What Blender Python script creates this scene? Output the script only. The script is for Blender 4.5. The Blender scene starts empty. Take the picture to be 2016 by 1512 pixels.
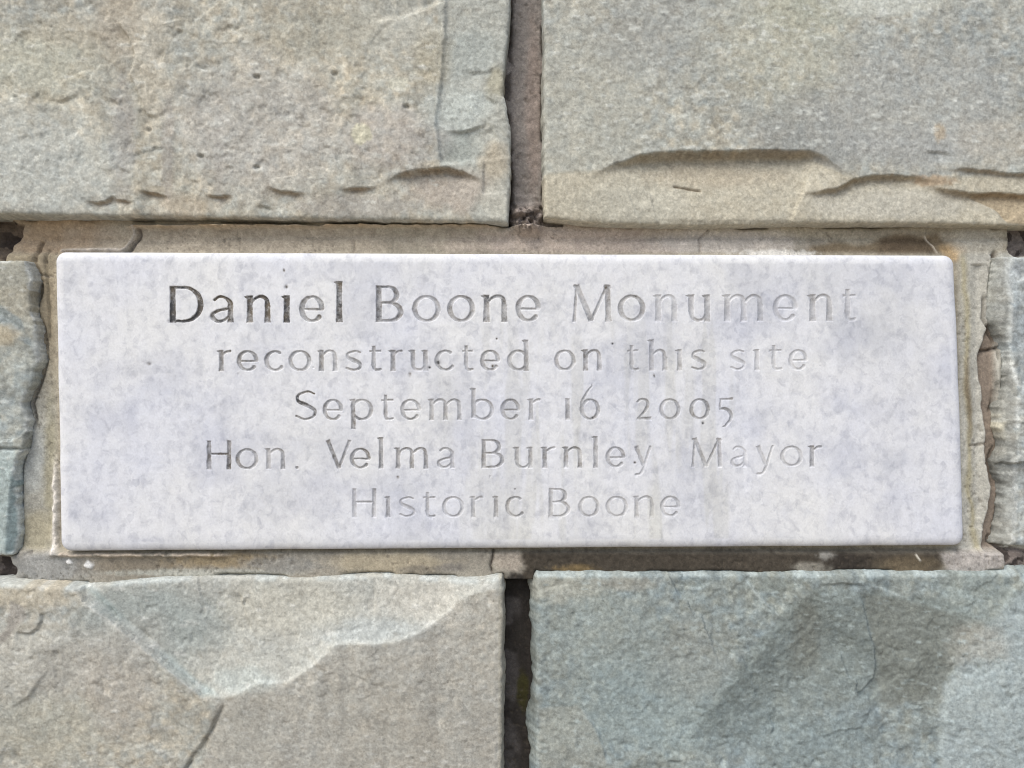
import bpy, math
import numpy as np

# ------------------------------------------------------------------ camera, sky, sun, exposure
scene = bpy.context.scene
Z0 = 1.25                                   # height of the plaque's centre above the ground
F_PX = 1550.0                               # focal length in photograph pixels (2016 wide)
CAM = np.array([-0.0113, -0.4125, Z0 + 0.0029])
YAW, PITCH, ROLL = -0.0245, 0.0136, 0.0031

def rot(y, p, r):
    cy, sy, cp, sp, cr, sr = np.cos(y), np.sin(y), np.cos(p), np.sin(p), np.cos(r), np.sin(r)
    return (np.array([[cy, -sy, 0], [sy, cy, 0], [0, 0, 1]]) @ np.array([[1, 0, 0], [0, cp, -sp], [0, sp, cp]])
            @ np.array([[cr, 0, sr], [0, 1, 0], [-sr, 0, cr]]))
RM = rot(YAW, PITCH, ROLL)
from mathutils import Matrix
cam_data = bpy.data.cameras.new('camera')
cam = bpy.data.objects.new('camera', cam_data)
scene.collection.objects.link(cam)
cam_data.sensor_width = 36.0
cam_data.sensor_fit = 'HORIZONTAL'
cam_data.lens = 36.0 * F_PX / 2016.0
cam_data.clip_start = 0.01
cam_data.clip_end = 200.0
m = np.eye(4); m[:3, 0] = RM[:, 0]; m[:3, 1] = RM[:, 2]; m[:3, 2] = -RM[:, 1]; m[:3, 3] = CAM
cam.matrix_world = Matrix(m.tolist())
scene.camera = cam
scene.render.resolution_x, scene.render.resolution_y = 1024, 768

SUN_EL, SUN_AZ = math.radians(54), math.radians(-38)     # soft light from above, in front of the wall and to the left
world = bpy.data.worlds.new('World'); scene.world = world; world.use_nodes = True
wn = world.node_tree.nodes; wl = world.node_tree.links
sky = wn.new('ShaderNodeTexSky'); sky.sky_type = 'NISHITA'; sky.sun_disc = False
sky.sun_elevation = SUN_EL; sky.sun_rotation = math.pi - SUN_AZ
sky.air_density = 1.0; sky.dust_density = 2.5; sky.ozone_density = 1.0
wl.new(sky.outputs[0], wn['Background'].inputs[0]); wn['Background'].inputs[1].default_value = 0.10

sd = bpy.data.lights.new('sun', 'SUN'); sd.energy = 1.5; sd.angle = math.radians(48); sd.color = (1.0, 0.975, 0.91)
sun = bpy.data.objects.new('sun', sd); scene.collection.objects.link(sun)
d = np.array([math.sin(SUN_AZ) * math.cos(SUN_EL), -math.cos(SUN_AZ) * math.cos(SUN_EL), math.sin(SUN_EL)])
from mathutils import Vector
sun.rotation_euler = Vector(d).to_track_quat('Z', 'Y').to_euler()
sun.location = (-2.0, -3.0, 4.0)
vs = scene.view_settings
scene.render.engine = 'CYCLES'; scene.cycles.pixel_filter_type = 'BLACKMAN_HARRIS'; scene.cycles.filter_width = 1.05;
vs.view_transform = 'Standard'; vs.look = 'None'; vs.gamma = 1.0; vs.use_curve_mapping = False
vs.exposure = 0.93

# ------------------------------------------------------------------ numeric helpers
def plane_pt(x, y, Y):
    """photo pixel -> point on the plane y = Y parallel to the wall face"""
    dx = (x - 1008.0) / F_PX; dz = (756.0 - y) / F_PX
    dirs = RM[:, 0][None] * np.ravel(dx)[:, None] + RM[:, 1][None] + RM[:, 2][None] * np.ravel(dz)[:, None]
    t = (np.ravel(Y) - CAM[1]) / dirs[:, 1]
    return CAM[None] + dirs * t[:, None]

TAB = np.random.RandomState(7).rand(256, 256)
def vnoise(x, y, seed=0):
    x = x + seed * 37.17; y = y + seed * 91.71
    xi = np.floor(x).astype(np.int64); yi = np.floor(y).astype(np.int64)
    fx = x - xi; fy = y - yi
    fx = fx * fx * fx * (fx * (fx * 6 - 15) + 10); fy = fy * fy * fy * (fy * (fy * 6 - 15) + 10)
    a = TAB[yi & 255, xi & 255]; b = TAB[yi & 255, (xi + 1) & 255]
    c = TAB[(yi + 1) & 255, xi & 255]; e = TAB[(yi + 1) & 255, (xi + 1) & 255]
    return (a + (b - a) * fx) * (1 - fy) + (c + (e - c) * fx) * fy
def fbm(x, y, lam, octv=4, seed=0, gain=0.5):
    s = np.zeros_like(x, dtype=float); amp = 1.0; tot = 0.0; X = x / lam; Y = y / lam
    for o in range(octv):
        s += amp * vnoise(X, Y, seed + o * 3.3); tot += amp; amp *= gain
        X, Y = 1.6 * X - 1.2 * Y, 1.2 * X + 1.6 * Y
    return s / tot
def sstep(a, b, v):
    t = np.clip((v - a) / (b - a), 0, 1); return t * t * (3 - 2 * t)
def terrace(n, k, e=0.8):
    t = n * k; f = np.floor(t); return (f + sstep(e, 1.0, t - f)) / k
def lin(r, g, b):
    c = np.array([r, g, b]) / 255.0
    return np.where(c <= 0.04045, c / 12.92, ((c + 0.055) / 1.055) ** 2.4) * 0.88
def near(x, y, P, closed=False):
    """nearest point on a polyline: distance, side (+ = right of travel seen with y down), arc parameter"""
    P = np.array(P, float)
    if closed: P = np.vstack([P, P[:1]])
    L = np.r_[0, np.cumsum(np.hypot(*np.diff(P, axis=0).T))]
    bd = np.full(x.shape, 1e9); bs = np.zeros(x.shape); ba = np.zeros(x.shape)
    for i in range(len(P) - 1):
        ax, ay = P[i]; bx, by = P[i + 1]; ex, ey = bx - ax, by - ay; l2 = ex * ex + ey * ey + 1e-9
        t = np.clip(((x - ax) * ex + (y - ay) * ey) / l2, 0, 1)
        dd = np.hypot(x - ax - t * ex, y - ay - t * ey)
        cr = ex * (y - ay) - ey * (x - ax)
        u = dd < bd - 1e-6
        bd = np.where(u, dd, bd); bs = np.where(u, np.sign(cr), bs); ba = np.where(u, L[i] + t * (L[i + 1] - L[i]), ba)
    return bd, bs, ba / L[-1]
def inside(x, y, P):
    P = np.array(P, float); r = np.zeros(x.shape, bool)
    for (ax, ay), (bx, by) in zip(P, np.roll(P, -1, 0)):
        if ay == by: continue
        c = ((ay > y) != (by > y)) & (x < (bx - ax) * (y - ay) / (by - ay) + ax); r ^= c
    return r
def polymask(x, y, P, soft=6, wob=8, seed=0, lam=40):
    P = np.array(P, float)
    xw = x + wob * 2 * (fbm(x, y, lam, 3, seed) - .5); yw = y + wob * 2 * (fbm(x, y, lam, 3, seed + 5) - .5)
    dd, _, _ = near(xw, yw, P, True)
    return sstep(-soft, soft, np.where(inside(xw, yw, P), dd, -dd))
def blob(x, y, cx, cy, rx, ry, seed=0, wob=.35, soft=.45):
    xw = (x - cx) / rx; yw = (y - cy) / ry
    r = np.hypot(xw, yw) + wob * 2 * (fbm(x, y, min(rx, ry) * .9, 4, seed) - .5)
    return 1 - sstep(1 - soft, 1 + soft, r)

class Field:
    """a patch of surface: pixel positions, height in mm out of the wall, base colour"""
    def __init__(s, x, y, base):
        s.x, s.y = x, y; s.h = np.zeros_like(x); s.c = np.tile(lin(*base), (x.size, 1)).reshape(x.shape + (3,))
    def mix(s, mask, rgb, amt=1.0):
        k = np.clip(mask * amt, 0, 1)[..., None]; s.c = s.c * (1 - k) + lin(*rgb) * k
    def mul(s, v): s.c = s.c * v[..., None]
    def ledge(s, P, drop, w=5, fade=50, t0=.4, t1=.4, wob=2.0, seed=0, stain=0.0):
        P = np.array(P, float); r = 3.2 * fade + w + 8
        k = (s.x > P[:, 0].min() - r) & (s.x < P[:, 0].max() + r) & (s.y > P[:, 1].min() - r) & (s.y < P[:, 1].max() + r)
        if not k.any(): return
        x, y = s.x[k], s.y[k]
        if wob:
            xn = x + wob * 2 * (fbm(x, y, 16, 3, seed + 1) - .5); yn = y + wob * 2 * (fbm(x, y, 16, 3, seed + 2) - .5)
        else: xn, yn = x, y
        dd, sg, a = near(xn, yn, P)
        tp = np.ones_like(a)
        if t0 > 0: tp *= sstep(0, t0, a)
        if t1 > 0: tp *= sstep(0, t1, 1 - a)
        s.h[k] -= drop * tp * (lambda t: t * (2 - t))(np.clip(sg * dd / w, 0, 1)) * np.exp(-np.maximum(dd - w, 0) / fade) * (sg > 0)
        if stain:                                   # ochre tone on the low side of the split
            q = (stain * tp * np.exp(-(np.maximum(dd - 1, 0) / (w + 3)) ** 2) * (sg > 0))[..., None]; s.c[k] = s.c[k] * (1 - q) + lin(146, 112, 70) * q
    def groove(s, P, depth, w, wob=1.5, seed=0, rgb=None, amt=.6):
        P = np.array(P, float); r = 4 * w + 6
        k = (s.x > P[:, 0].min() - r) & (s.x < P[:, 0].max() + r) & (s.y > P[:, 1].min() - r) & (s.y < P[:, 1].max() + r)
        if not k.any(): return
        x, y = s.x[k], s.y[k]
        dd, sg, a = near(x + wob * 2 * (fbm(x, y, 14, 3, seed) - .5), y + wob * 2 * (fbm(x, y, 14, 3, seed + 4) - .5), P)
        g = np.exp(-(dd / w) ** 2) * sstep(0, .1, a) * sstep(0, .1, 1 - a)
        s.h[k] -= depth * g
        if rgb is not None:
            q = (g * amt)[..., None]; s.c[k] = s.c[k] * (1 - q) + lin(*rgb) * q

# ------------------------------------------------------------------ mesh helpers
COL = scene.collection
def make_mesh(name, V, Q, cols=None, extra=None, smooth=True):
    me = bpy.data.meshes.new(name); V = np.ascontiguousarray(V, np.float32); Q = np.ascontiguousarray(Q, np.int32)
    me.vertices.add(len(V)); me.vertices.foreach_set('co', V.ravel())
    me.loops.add(Q.size); me.loops.foreach_set('vertex_index', Q.ravel())
    me.polygons.add(len(Q)); me.polygons.foreach_set('loop_start', np.arange(0, Q.size, 4, dtype=np.int32))
    me.polygons.foreach_set('use_smooth', np.full(len(Q), smooth, bool))
    if cols is not None:
        a = me.attributes.new('Col', 'FLOAT_COLOR', 'POINT')
        a.data.foreach_set('color', np.c_[cols, np.ones(len(cols))].astype(np.float32).ravel())
    for k, v in (extra or {}).items():
        a = me.attributes.new(k, 'FLOAT', 'POINT'); a.data.foreach_set('value', np.asarray(v, np.float32).ravel())
    me.update(calc_edges=True); me.validate()
    return me
def add(name, me, mat, parent=None):
    o = bpy.data.objects.new(name, me); COL.objects.link(o)
    if mat is not None and not me.materials: me.materials.append(mat)
    if parent: o.parent = parent
    return o
def grid_quads(nr, nc):
    i = np.arange(nr * nc).reshape(nr, nc)
    return np.stack([i[:-1, :-1], i[1:, :-1], i[1:, 1:], i[:-1, 1:]], -1).reshape(-1, 4)
def compact(V, Q, *attrs):
    u, inv = np.unique(Q, return_inverse=True)
    return (V[u], inv.reshape(Q.shape)) + tuple(a[u] for a in attrs)
def axis(a, b, fine0, fine1, fs, cs):
    """positions from a to b: step fs inside [fine0, fine1], cs outside"""
    out = []; segs = [(a, min(fine0, b), cs), (max(a, fine0), min(b, fine1), fs), (max(fine1, a), b, cs)]
    for p, q, st in segs:
        if q - p > 1e-6: out.append(np.linspace(p, q, max(2, int(math.ceil((q - p) / st)) + 1)))
    return np.unique(np.concatenate(out))

# ------------------------------------------------------------------ materials
def nodes_of(name):
    mt = bpy.data.materials.new(name); mt.use_nodes = True; nt = mt.node_tree; b = nt.nodes['Principled BSDF']
    return mt, nt, b
def nd(nt, kind, **kw):
    n = nt.nodes.new(kind)
    for k, v in kw.items():
        if k in n.inputs: n.inputs[k].default_value = v
        else: setattr(n, k, v)
    return n
def ramp(nt, fac, pts):
    r = nt.nodes.new('ShaderNodeValToRGB'); e = r.color_ramp.elements
    while len(e) < len(pts): e.new(0.5)
    for el, (p, v) in zip(e, pts): el.position = p; el.color = (v if isinstance(v, tuple) else (v, v, v)) + (1,)
    nt.links.new(fac, r.inputs[0]); return r.outputs[0]
def mulc(nt, a, b, fac=1.0, mode='MULTIPLY'):
    n = nt.nodes.new('ShaderNodeMix'); n.data_type = 'RGBA'; n.blend_type = mode
    n.inputs[0].default_value = fac
    nt.links.new(a, n.inputs[6]); nt.links.new(b, n.inputs[7]); return n.outputs[2]

def rough_material(name, grain=(0.82, 1.14), g1=1050.0, g2=400.0, bump=0.45, dist=0.00025, rough=0.9):
    mt, nt, b = nodes_of(name); L = nt.links
    tc = nd(nt, 'ShaderNodeTexCoord'); at = nd(nt, 'ShaderNodeAttribute', attribute_name='Col')
    n1 = nd(nt, 'ShaderNodeTexNoise', Scale=g1, Detail=3.0, Roughness=0.65)
    n2 = nd(nt, 'ShaderNodeTexNoise', Scale=g2, Detail=4.0, Roughness=0.6)
    vo = nd(nt, 'ShaderNodeTexVoronoi', Scale=g1 * 0.75)
    for n in (n1, n2, vo): L.new(tc.outputs['Object'], n.inputs['Vector'])
    c = mulc(nt, at.outputs['Color'], ramp(nt, n1.outputs[0], [(0.28, grain[0]), (0.72, grain[1])]))
    c = mulc(nt, c, ramp(nt, n2.outputs[0], [(0.3, 0.86), (0.7, 1.12)]))
    c = mulc(nt, c, ramp(nt, vo.outputs['Color'], [(0.0, 0.84), (0.5, 1.0), (1.0, 1.16)]))
    v2 = nd(nt, 'ShaderNodeTexVoronoi', Scale=g2 * 0.95); wv = nd(nt, 'ShaderNodeVectorMath', operation='MULTIPLY_ADD')
    L.new(n1.outputs['Color'], wv.inputs[0]); wv.inputs[1].default_value = (.0022, .0022, .0022); L.new(tc.outputs['Object'], wv.inputs[2]); L.new(wv.outputs[0], v2.inputs['Vector'])
    c = mulc(nt, c, ramp(nt, v2.outputs['Color'], [(0.0, 0.88), (0.5, 1.0), (1.0, 1.12)]))
    L.new(c, b.inputs['Base Color']); b.inputs['Roughness'].default_value = rough
    b.inputs['Specular IOR Level'].default_value = 0.25
    ad = nd(nt, 'ShaderNodeMath', operation='MULTIPLY_ADD'); L.new(n2.outputs[0], ad.inputs[0]); ad.inputs[1].default_value = 2.6; L.new(n1.outputs[0], ad.inputs[2])
    bp = nd(nt, 'ShaderNodeBump', Strength=bump, Distance=dist); L.new(ad.outputs[0], bp.inputs['Height']); L.new(bp.outputs[0], b.inputs['Normal'])
    return mt
M_STONE = rough_material('sandstone')
M_MORTAR = rough_material('mortar', grain=(0.80, 1.16), g1=1300.0, g2=300.0, bump=0.35, dist=0.0003, rough=0.95)

def marble_color(nt, tc):
    L = nt.links
    mp = nd(nt, 'ShaderNodeMapping'); mp.inputs['Scale'].default_value = (1.0, 1.0, 0.85); L.new(tc, mp.inputs[0])
    sp = nd(nt, 'ShaderNodeTexNoise', Scale=210.0, Detail=5.0, Roughness=0.62, Distortion=0.6)
    vo = nd(nt, 'ShaderNodeTexVoronoi', Scale=330.0)
    big = nd(nt, 'ShaderNodeTexNoise', Scale=22.0, Detail=4.0, Roughness=0.6)
    fine = nd(nt, 'ShaderNodeTexNoise', Scale=1100.0, Detail=2.0)
    for n in (sp, vo, big, fine): L.new(mp.outputs[0], n.inputs['Vector'])
    base = ramp(nt, big.outputs[0], [(0.32, (0.605, 0.615, 0.655)), (0.5, (0.645, 0.648, 0.66)), (0.68, (0.67, 0.668, 0.655))])
    c = mulc(nt, base, ramp(nt, sp.outputs[0], [(0.30, (0.78, 0.785, 0.81)), (0.41, (0.90, 0.903, 0.915)), (0.50, 1.0), (0.72, 1.045)]))
    c = mulc(nt, c, ramp(nt, vo.outputs['Color'], [(0.0, (0.86, 0.865, 0.885)), (0.25, 0.97), (1.0, 1.03)]))
    c = mulc(nt, c, ramp(nt, fine.outputs[0], [(0.3, 0.95), (0.7, 1.05)]))
    # pale runs that rain has washed down the face
    st = nd(nt, 'ShaderNodeMapping'); st.inputs['Scale'].default_value = (150.0, 1.0, 9.0); L.new(tc, st.inputs[0])
    sn = nd(nt, 'ShaderNodeTexNoise', Scale=1.0, Detail=3.0); L.new(st.outputs[0], sn.inputs['Vector'])
    c = mulc(nt, c, ramp(nt, sn.outputs[0], [(0.35, 0.985), (0.6, 1.0), (0.75, 1.03)]))
    return c, fine, sp
def marble_material(name):
    mt, nt, b = nodes_of(name); L = nt.links
    tc = nd(nt, 'ShaderNodeTexCoord'); c, fine, sp = marble_color(nt, tc.outputs['Object'])
    tint = nd(nt, 'ShaderNodeAttribute', attribute_name='Col')
    c = mulc(nt, c, tint.outputs['Color'])
    at = nd(nt, 'ShaderNodeAttribute', attribute_name='dirt_shade')
    nz = nd(nt, 'ShaderNodeTexNoise', Scale=520.0, Detail=4.0, Roughness=0.7); L.new(tc.outputs['Object'], nz.inputs['Vector'])
    cl = nd(nt, 'ShaderNodeTexNoise', Scale=170.0, Detail=3.0); L.new(tc.outputs['Object'], cl.inputs['Vector'])
    dc = ramp(nt, cl.outputs[0], [(0.38, (0.060, 0.060, 0.062)), (0.62, (0.13, 0.108, 0.08))])
    f = nd(nt, 'ShaderNodeMath', operation='MULTIPLY', use_clamp=True); L.new(at.outputs['Fac'], f.inputs[0]); L.new(ramp(nt, nz.outputs[0], [(0.3, 0.5), (0.65, 1.15)]), f.inputs[1])
    mx = nt.nodes.new('ShaderNodeMix'); mx.data_type = 'RGBA'; L.new(f.outputs[0], mx.inputs[0]); L.new(c, mx.inputs[6]); L.new(dc, mx.inputs[7])
    L.new(mx.outputs[2], b.inputs['Base Color'])
    b.inputs['Roughness'].default_value = 0.62; b.inputs['Specular IOR Level'].default_value = 0.35
    b.inputs['Subsurface Weight'].default_value = 0.0
    bp = nd(nt, 'ShaderNodeBump', Strength=0.25, Distance=0.0002); L.new(fine.outputs[0], bp.inputs['Height']); L.new(bp.outputs[0], b.inputs['Normal'])
    return mt
M_MARBLE = marble_material('white_marble')

# ------------------------------------------------------------------ unseen ground before the wall, added for its warm bounce
def ground_material():
    mt, nt, b = nodes_of('ground_paving'); L = nt.links
    tc = nd(nt, 'ShaderNodeTexCoord'); n = nd(nt, 'ShaderNodeTexNoise', Scale=6.0, Detail=8.0); L.new(tc.outputs['Object'], n.inputs['Vector'])
    L.new(ramp(nt, n.outputs[0], [(0.3, (0.26, 0.22, 0.17)), (0.7, (0.36, 0.31, 0.25))]), b.inputs['Base Color']); b.inputs['Roughness'].default_value = 0.95
    return mt
gq = np.linspace(-40, 40, 21); GX, GY = np.meshgrid(gq, gq)
g = add('ground', make_mesh('ground', np.c_[GX.ravel(), GY.ravel(), np.zeros(GX.size)], grid_quads(21, 21)[:, ::-1]), ground_material())
g['kind'] = 'structure'

# ------------------------------------------------------------------ the wall
wall = bpy.data.objects.new('stone_wall', None); COL.objects.link(wall); wall.location = (0, 0, 0)
wall['label'] = 'wall of rough split sandstone blocks with wide recessed mortar joints'
wall['category'] = 'wall'
P_ST = 0.015

def edge_fn(P, ax):
    P = np.array(P, float); i = 1 - ax; o = np.argsort(P[:, i])
    return lambda v: np.interp(v, P[o, i], P[o, ax])

def build_stone(left, right, top, bottom, base, paint, fs=2.5, prot=P_ST, arris=0.9, arr_w=2.6, flare=4.0, seed=0, rough=1.0, back=0.004, dirt_shade=0.0, layer=.8, fine=.6, facet=.006, jag=1.0, tone=(1, 1, 1)):
    """left/right: [(x, y)...] edges by y; top/bottom: edges by x; paint(field) adds relief and colour"""
    xl = np.median([p[0] for p in left]); xr = np.median([p[0] for p in right])
    yt = np.median([p[1] for p in top]); yb = np.median([p[1] for p in bottom])
    xs = axis(xl, xr, -30, 2046, fs, 14.0); ys = axis(yt, yb, -30, 1542, fs, 14.0)
    X, Y = np.meshgrid(xs, ys); W = 70.0
    fl, fr, ft, fb = edge_fn(left, 0), edge_fn(right, 0), edge_fn(top, 1), edge_fn(bottom, 1)
    def jit(v, s): return 2.4 * jag * (fbm(v, v * 0 + s, 14, 3, seed + s) - .5) * 2
    dx = (fl(Y) - xl + jit(Y, 11)) * np.clip(1 - (X - xl) / W, 0, 1) + (fr(Y) - xr + jit(Y, 12)) * np.clip(1 - (xr - X) / W, 0, 1)
    dy = (ft(X) - yt + jit(X, 13) * .5) * np.clip(1 - (Y - yt) / W, 0, 1) + (fb(X) - yb + jit(X, 14) * .5) * np.clip(1 - (yb - Y) / W, 0, 1)
    f = Field(X + dx, Y + dy, base)
    de = np.minimum(np.minimum(X - xl, xr - X), np.minimum(Y - yt, yb - Y))
    x, y = f.x, f.y
    f.de = de
    f.h += rough * (2.4 * (fbm(x, y, 420, 3, seed) - .5) + .8 * (fbm(x, y, 110, 3, seed + 1) - .5))
    f.h += (terrace(fbm(x, y * 1.15, 150, 5, seed + 2, .55), 9, .93) - .5) * 2.4 * layer      # cleft layers with crisp edges
    f.h += rough * (terrace(fbm(x, y * 1.1, 44, 4, seed + 3), 6, .9) - .5) * .75
    f.h += fine * (.5 * (terrace(fbm(x * .9, y, 18, 3, seed + 3.5), 5, .8) - .5) + .35 * (fbm(x, y, 7, 2, seed + 4, .6) - .5))
    rs = np.random.RandomState(900 + seed); ex, ey = xr - xl, yb - yt; nf = max(3, int(ex * ey / 52000.0))
    sx, sy = xl + rs.rand(nf) * ex, yt + rs.rand(nf) * ey; tx, ty = rs.normal(size=nf) * facet, rs.normal(size=nf) * facet
    wx_, wy_ = x + 110 * (fbm(x, y, 120, 4, seed + 6) - .5), y + 110 * (fbm(x, y, 120, 4, seed + 7) - .5)
    best = np.full(x.shape, 1e18); pl = np.zeros_like(x)
    for i in range(nf):
        dd = (wx_ - sx[i]) ** 2 + (wy_ - sy[i]) ** 2; u = dd < best
        best = np.where(u, dd, best); pl = np.where(u, tx[i] * (x - sx[i]) + ty[i] * (y - sy[i]), pl)
    f.h += np.clip(pl, -1.4, 1.4)                                                         # split facets, each leaning its own way
    # colour: broad mineral clouds and finer mottling
    t = fbm(x, y, 190, 4, seed + 20) - .5; f.c *= (1 + .22 * t)[..., None] * np.array([1, 1, 1]) + (t * .13)[..., None] * np.array([1, .2, -1.1])
    t = fbm(x, y, 36, 4, seed + 21) - .5; f.mul(1 + .30 * t)
    t = terrace(fbm(x, y, 13, 3, seed + 22), 7, .6) - .5; f.mul(1 + .5 * t)
    t = vnoise(x / 5.0, y / 4.2, seed + 23) - .5; f.mul(1 + .16 * t)
    t = fbm(x, y, 16, 3, seed + 24) - .5; f.c *= 1 + (t * .22)[..., None] * np.array([1, 0, -1.2])
    paint(f)
    lum = f.c.mean(-1, keepdims=True); f.c = (lum + (f.c - lum) * .72) * np.array([1.035, 1.06, 1.075]) * np.array(tone)
    f.h -= arris * 1.2 * np.exp(-de / arr_w) + .9 * sstep(.58, .78, fbm(x, y, 30, 3, seed + 9)) * np.exp(-de / 9)
    V = plane_pt(f.x, f.y, np.full(x.size, -prot)); V[:, 1] -= f.h.ravel() * 1e-3
    nr, nc = X.shape; Q = grid_quads(nr, nc); C = f.c.reshape(-1, 3)
    ring = np.r_[np.arange(nc), np.arange(1, nr) * nc + nc - 1, (nr - 1) * nc + np.arange(nc - 2, -1, -1), np.arange(nr - 2, 0, -1) * nc]
    out = np.r_[np.tile([[0, 1]], (nc, 1)), np.tile([[1, 0]], (nr - 1, 1)), np.tile([[0, -1]], (nc - 1, 1)), np.tile([[-1, 0]], (nr - 2, 1))].astype(float)
    allV, allQ, allC = [V], [Q], [C]; prev = ring; n = len(V); rv = V[ring]
    ri = np.arange(len(ring), dtype=float)
    for k in range(1, 8):
        u = k / 7.0; nv = rv.copy()
        nv[:, 1] = rv[:, 1] * (1 - u) + back * u
        j = flare * (fbm(rv[:, 0] * 3900 + rv[:, 2] * 3900, rv[:, 1] * 0 + k * 9, 80, 3, seed + 30)) * min(1, u * 1.8) * 0.257e-3
        nv[:, 0] += out[:, 0] * j; nv[:, 2] += out[:, 1] * j
        ids = np.arange(n, n + len(ring)); n += len(ring)
        allV.append(nv); allC.append(C[ring] * (1 - dirt_shade * u) * (0.92 + .16 * np.random.RandomState(k).rand(len(ring), 1)))
        allQ.append(np.stack([prev, np.roll(prev, -1), np.roll(ids, -1), ids], -1)); prev = ids
    V = np.concatenate(allV); Q = np.concatenate(allQ); C = np.concatenate(allC)
    me = make_mesh('stone', V, Q, np.clip(C, .01, .9))
    add('stone', me, M_STONE, wall)
    return [(fl(v), v) for v in np.linspace(yt, yb, 40)], [(fr(v), v) for v in np.linspace(yt, yb, 40)], [(v, ft(v)) for v in np.linspace(xl, xr, 60)], [(v, fb(v)) for v in np.linspace(xl, xr, 60)]

def chips(f, n, seed, x0, x1, y0, y1, drop=(.25, .8), size=(12, 40), ang=None):
    r = np.random.RandomState(seed)
    for i in range(n):
        cx, cy = r.uniform(x0, x1), r.uniform(y0, y1); s = r.uniform(*size); a = (r.uniform(0, 6.28) if ang is None else ang + r.normal() * .5)
        q = np.linspace(-1, 1, 7); bow = r.uniform(-.6, .6)
        px = q * s; py = bow * s * (1 - q * q) + r.normal(size=7) * s * .08
        P = np.c_[cx + px * np.cos(a) - py * np.sin(a), cy + px * np.sin(a) + py * np.cos(a)]
        f.ledge(P, r.uniform(*drop) * .62, w=3, fade=s * .8, t0=.3, t1=.3, wob=2.5, seed=seed + i)
def flecks(f, n, seed, x0, x1, y0, y1, rgb, size=(3, 9), amt=.5, raise_=.12):
    r = np.random.RandomState(seed)
    for i in range(n):
        cx, cy, s = r.uniform(x0, x1), r.uniform(y0, y1), r.uniform(*size)
        k = (np.abs(f.x - cx) < 3 * s) & (np.abs(f.y - cy) < 3 * s)
        if not k.any(): continue
        b = blob(f.x[k], f.y[k], cx, cy, s * r.uniform(.9, 2.2), s * r.uniform(.5, 1), seed + i, .9, .4)
        q = (b * amt * r.uniform(.5, 1))[..., None]; f.c[k] = f.c[k] * (1 - q) + lin(*rgb) * q; f.h[k] += min(raise_, .12) * b
def streaks(f, seed, lamx, lamy, k=.2, mask=1.0):
    f.mul(1 + mask * k * (fbm(f.x + 12 * (fbm(f.x, f.y, 160, 2, seed) - .5), f.y * lamx / lamy, lamx, 3, seed + 3) - .5) * 2)

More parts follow.
